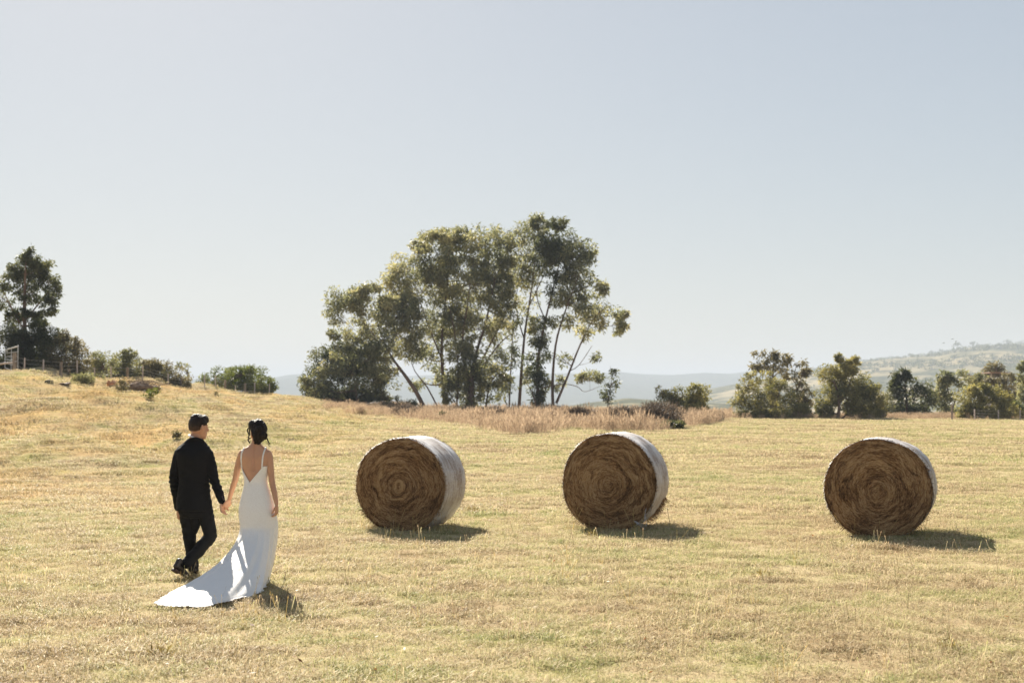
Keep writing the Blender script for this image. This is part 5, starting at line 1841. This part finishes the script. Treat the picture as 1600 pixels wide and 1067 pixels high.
    for i in range(n):
        p0, p1, p2, p3 = H[i - 1], H[i], H[(i + 1) % n], H[(i + 2) % n]
        for k in range(24):
            u = k / 24
            curve.append(0.5 * ((2 * p1) + (p2 - p0) * u + (2 * p0 - 5 * p1 + 4 * p2 - p3) * u * u + (3 * p1 - p0 - 3 * p2 + p3) * u ** 3))
    cen = Vector((ring(zk)[0], ring(zk)[1]))
    angs = np.unwrap([math.atan2((q - cen).y, (q - cen).x) for q in curve])
    arc = np.cumsum([0] + [(curve[i + 1] - curve[i]).length for i in range(len(curve) - 1)])
    tot = arc[-1] + (curve[0] - curve[-1]).length
    arcang = angs[0] - arc / tot * 2 * math.pi
    sgn = -1 if angs[-1] < angs[0] else 1
    if sgn > 0: arcang = angs[0] + arc / tot * 2 * math.pi
    mixang = .62 * np.array(angs) + .38 * arcang
    a_start = mixang[0]
    targets = a_start + sgn * np.arange(NA) / NA * 2 * math.pi
    key = sgn * mixang
    ext_k = np.concatenate([key, [key[0] + 2 * math.pi]])
    cx_ = np.array([q.x for q in curve] + [curve[0].x])
    cy_ = np.array([q.y for q in curve] + [curve[0].y])
    hemx = np.interp(sgn * targets, ext_k, cx_)
    hemy = np.interp(sgn * targets, ext_k, cy_)
    N1, N2 = 34, 70
    V, F = [], []
    rows = []
    offs = .0085
    for i in range(N1 + 1):
        row = []
        for k in range(NA):
            a = targets[k]
            z = vb.z
            for _ in range(8):
                cx, cy, rx, ry = ring(z)
                x = cx + rx * math.cos(a)
                back = math.sin(a) < 0.0
                zt = top_z(x, back)
                if math.sin(a) > -.35:       # blend the side seam up to the front
                    s_ = (math.sin(a) + .35) / .7
                    zt = zt * (1 - min(max(s_, 0), 1)) + M(402, 724).z * min(max(s_, 0), 1)
                z = zt
            z = zt + (zk - zt) * i / N1
            cx, cy, rx, ry = ring(z)
            row.append((cx + (rx + offs) * math.cos(a), cy + (ry + offs) * math.sin(a), z))
        rows.append(row)
    for j in range(1, N2 + 1):
        s = j / N2
        row = []
        for k in range(NA):
            a = targets[k]
            x0, y0, z0 = rows[N1][k]
            hx, hy = hemx[k], hemy[k]
            L = math.hypot(hx - x0, hy - y0)
            far = min(L / 1.7, 1.0)
            se = s ** 1.62
            x, y = x0 + (hx - x0) * se, y0 + (hy - y0) * se
            zh = gz(x + loc.x, y + loc.y) - loc.z + .018 + .012 * far
            p = 1.0 + .27 * far
            z = zh + (z0 - zh) * (1 - s) ** p
            # folds fan out of the knee towards the hem
            amp = (.003 + .036 * s ** 1.2 * (1 - .45 * s * far)) * (1 if L > .25 else .5)
            f = math.sin(k / NA * 2 * math.pi * 22 + 1.6 * math.sin(s * 3)) * .55 + noise.noise(Vector((math.cos(a) * 5, math.sin(a) * 5, s * 1.6))) * 1.3
            nx, ny = math.cos(a), math.sin(a)
            if far > .3:
                z += amp * (.35 + .65 * f) * (1.15 if s < .97 else .6)
                x += nx * amp * f * .3
            else:
                x += nx * amp * f
                y += ny * amp * f
            z += .006 * noise.noise(Vector((x * 9, y * 9, 2))) * far
            z = max(z, gz(x + loc.x, y + loc.y) - loc.z + .014)
            if s > .97: z += .003 * math.sin(k * 2.6)
            row.append((x, y, z))
        rows.append(row)
    for row in rows: V += row
    for i in range(len(rows) - 1):
        for k in range(NA):
            a, b_ = i * NA + k, i * NA + (k + 1) % NA
            F.append((a, b_, b_ + NA, a + NA) if sgn > 0 else (a, a + NA, b_ + NA, b_))
    me = bpy.data.meshes.new('gown')
    me.from_pydata(V, [], F)
    me.update()
    lace = lace_mat()
    gown = link('gown', me, lace, t, True)
    TRAIN_POLY.append([(loc.x + q.x, loc.y + q.y) for q in curve])
    # neckline edge
    edge = [Vector(V[k]) for k in range(NA)] + [Vector(V[0])]
    MB().tube(edge, [.0045] * len(edge), 6, cap=False).build('neckline_edge', lace, gown)
    # lace hem edge of small scallops
    he = MB()
    for k in range(0, NA):
        he.ball(Vector(V[(len(rows) - 1) * NA + k]), (.016, .016, .007), 7, 5)
    he.build('hem_edge', lace, gown)['kind'] = 'stuff'

    # straps over the shoulders
    def back_pt(px, py, off=.009):
        q = M(px, py)
        cx, cy, rx, ry = ring(q.z)
        u = max(-.98, min(.98, (q.x - cx) / rx))
        return Vector((q.x, cy - (ry + off) * math.sqrt(1 - u * u), q.z))

    def front_pt(px, py, off=.009):
        q = M(px, py)
        cx, cy, rx, ry = ring(q.z)
        u = max(-.98, min(.98, (q.x - cx) / rx))
        return Vector((q.x, cy + (ry + off) * math.sqrt(1 - u * u), q.z))
    for L in ([(378.6, 731), (378.0, 722), (378.2, 713), (379.2, 706), (381.4, 701.6)], [(411.0, 731), (411.6, 722), (412.4, 713), (413.8, 706), (415.2, 700.8)]):
        pts = [back_pt(*q) for q in L]
        top = M(L[-1][0] + .3, L[-1][1] - 2.0, .0)
        pts = pts + [top] + [front_pt(L[-1][0], 706), front_pt(L[-2][0], 714), front_pt(L[-2][0], 723)]
        MB().tube(pts, [(.0085, .0035)] * len(pts), 8, sub=4).build('strap', lace, gown)
    # ring on the right hand
    MB().ball(M(434.8, 805.5, -.105), (.0075, .0075, .006), 8, 6).build('ring', simple_mat('gold', [(.3, (.7, .5, .2)), (.7, (.8, .6, .3))], 3, .25, spec=.8), t)
    return t


# ------------------------------------------------------------------ put everything in place
MAT['hay'] = hay_mat()
MAT['net'] = net_mat()
bales = [build_bale('left hay bale, its pale net wrapped side turned furthest into view', 625, 827, 1.41, 1.39, 13.5, 1.2, 3, ()),
         build_bale('middle hay bale with loose white string hanging at its lower right', 950, 826, 1.47, 1.43, 15.5, 1.2, 5, ('loose_string', 'straw_spill')),
         build_bale('right hay bale seen almost face on with a tuft of net at its right rim', 1369, 836, 1.43, 1.52, 19.5, 1.2, 8, ('net_pucker',))]
build_man()
build_woman()
build_trees()
build_weeds()
build_left_details()
build_right_details()
build_grass()
build_tall_grass()
build_stalks([(x - .75, x + .85, y - .45, y + .1, 16, .9) for x, y in bales] + [(-2.9, -2.0, 12.6, 14.4, 9, .75), (-4, 4, 9, 20, 40, .7)])
build_litter()
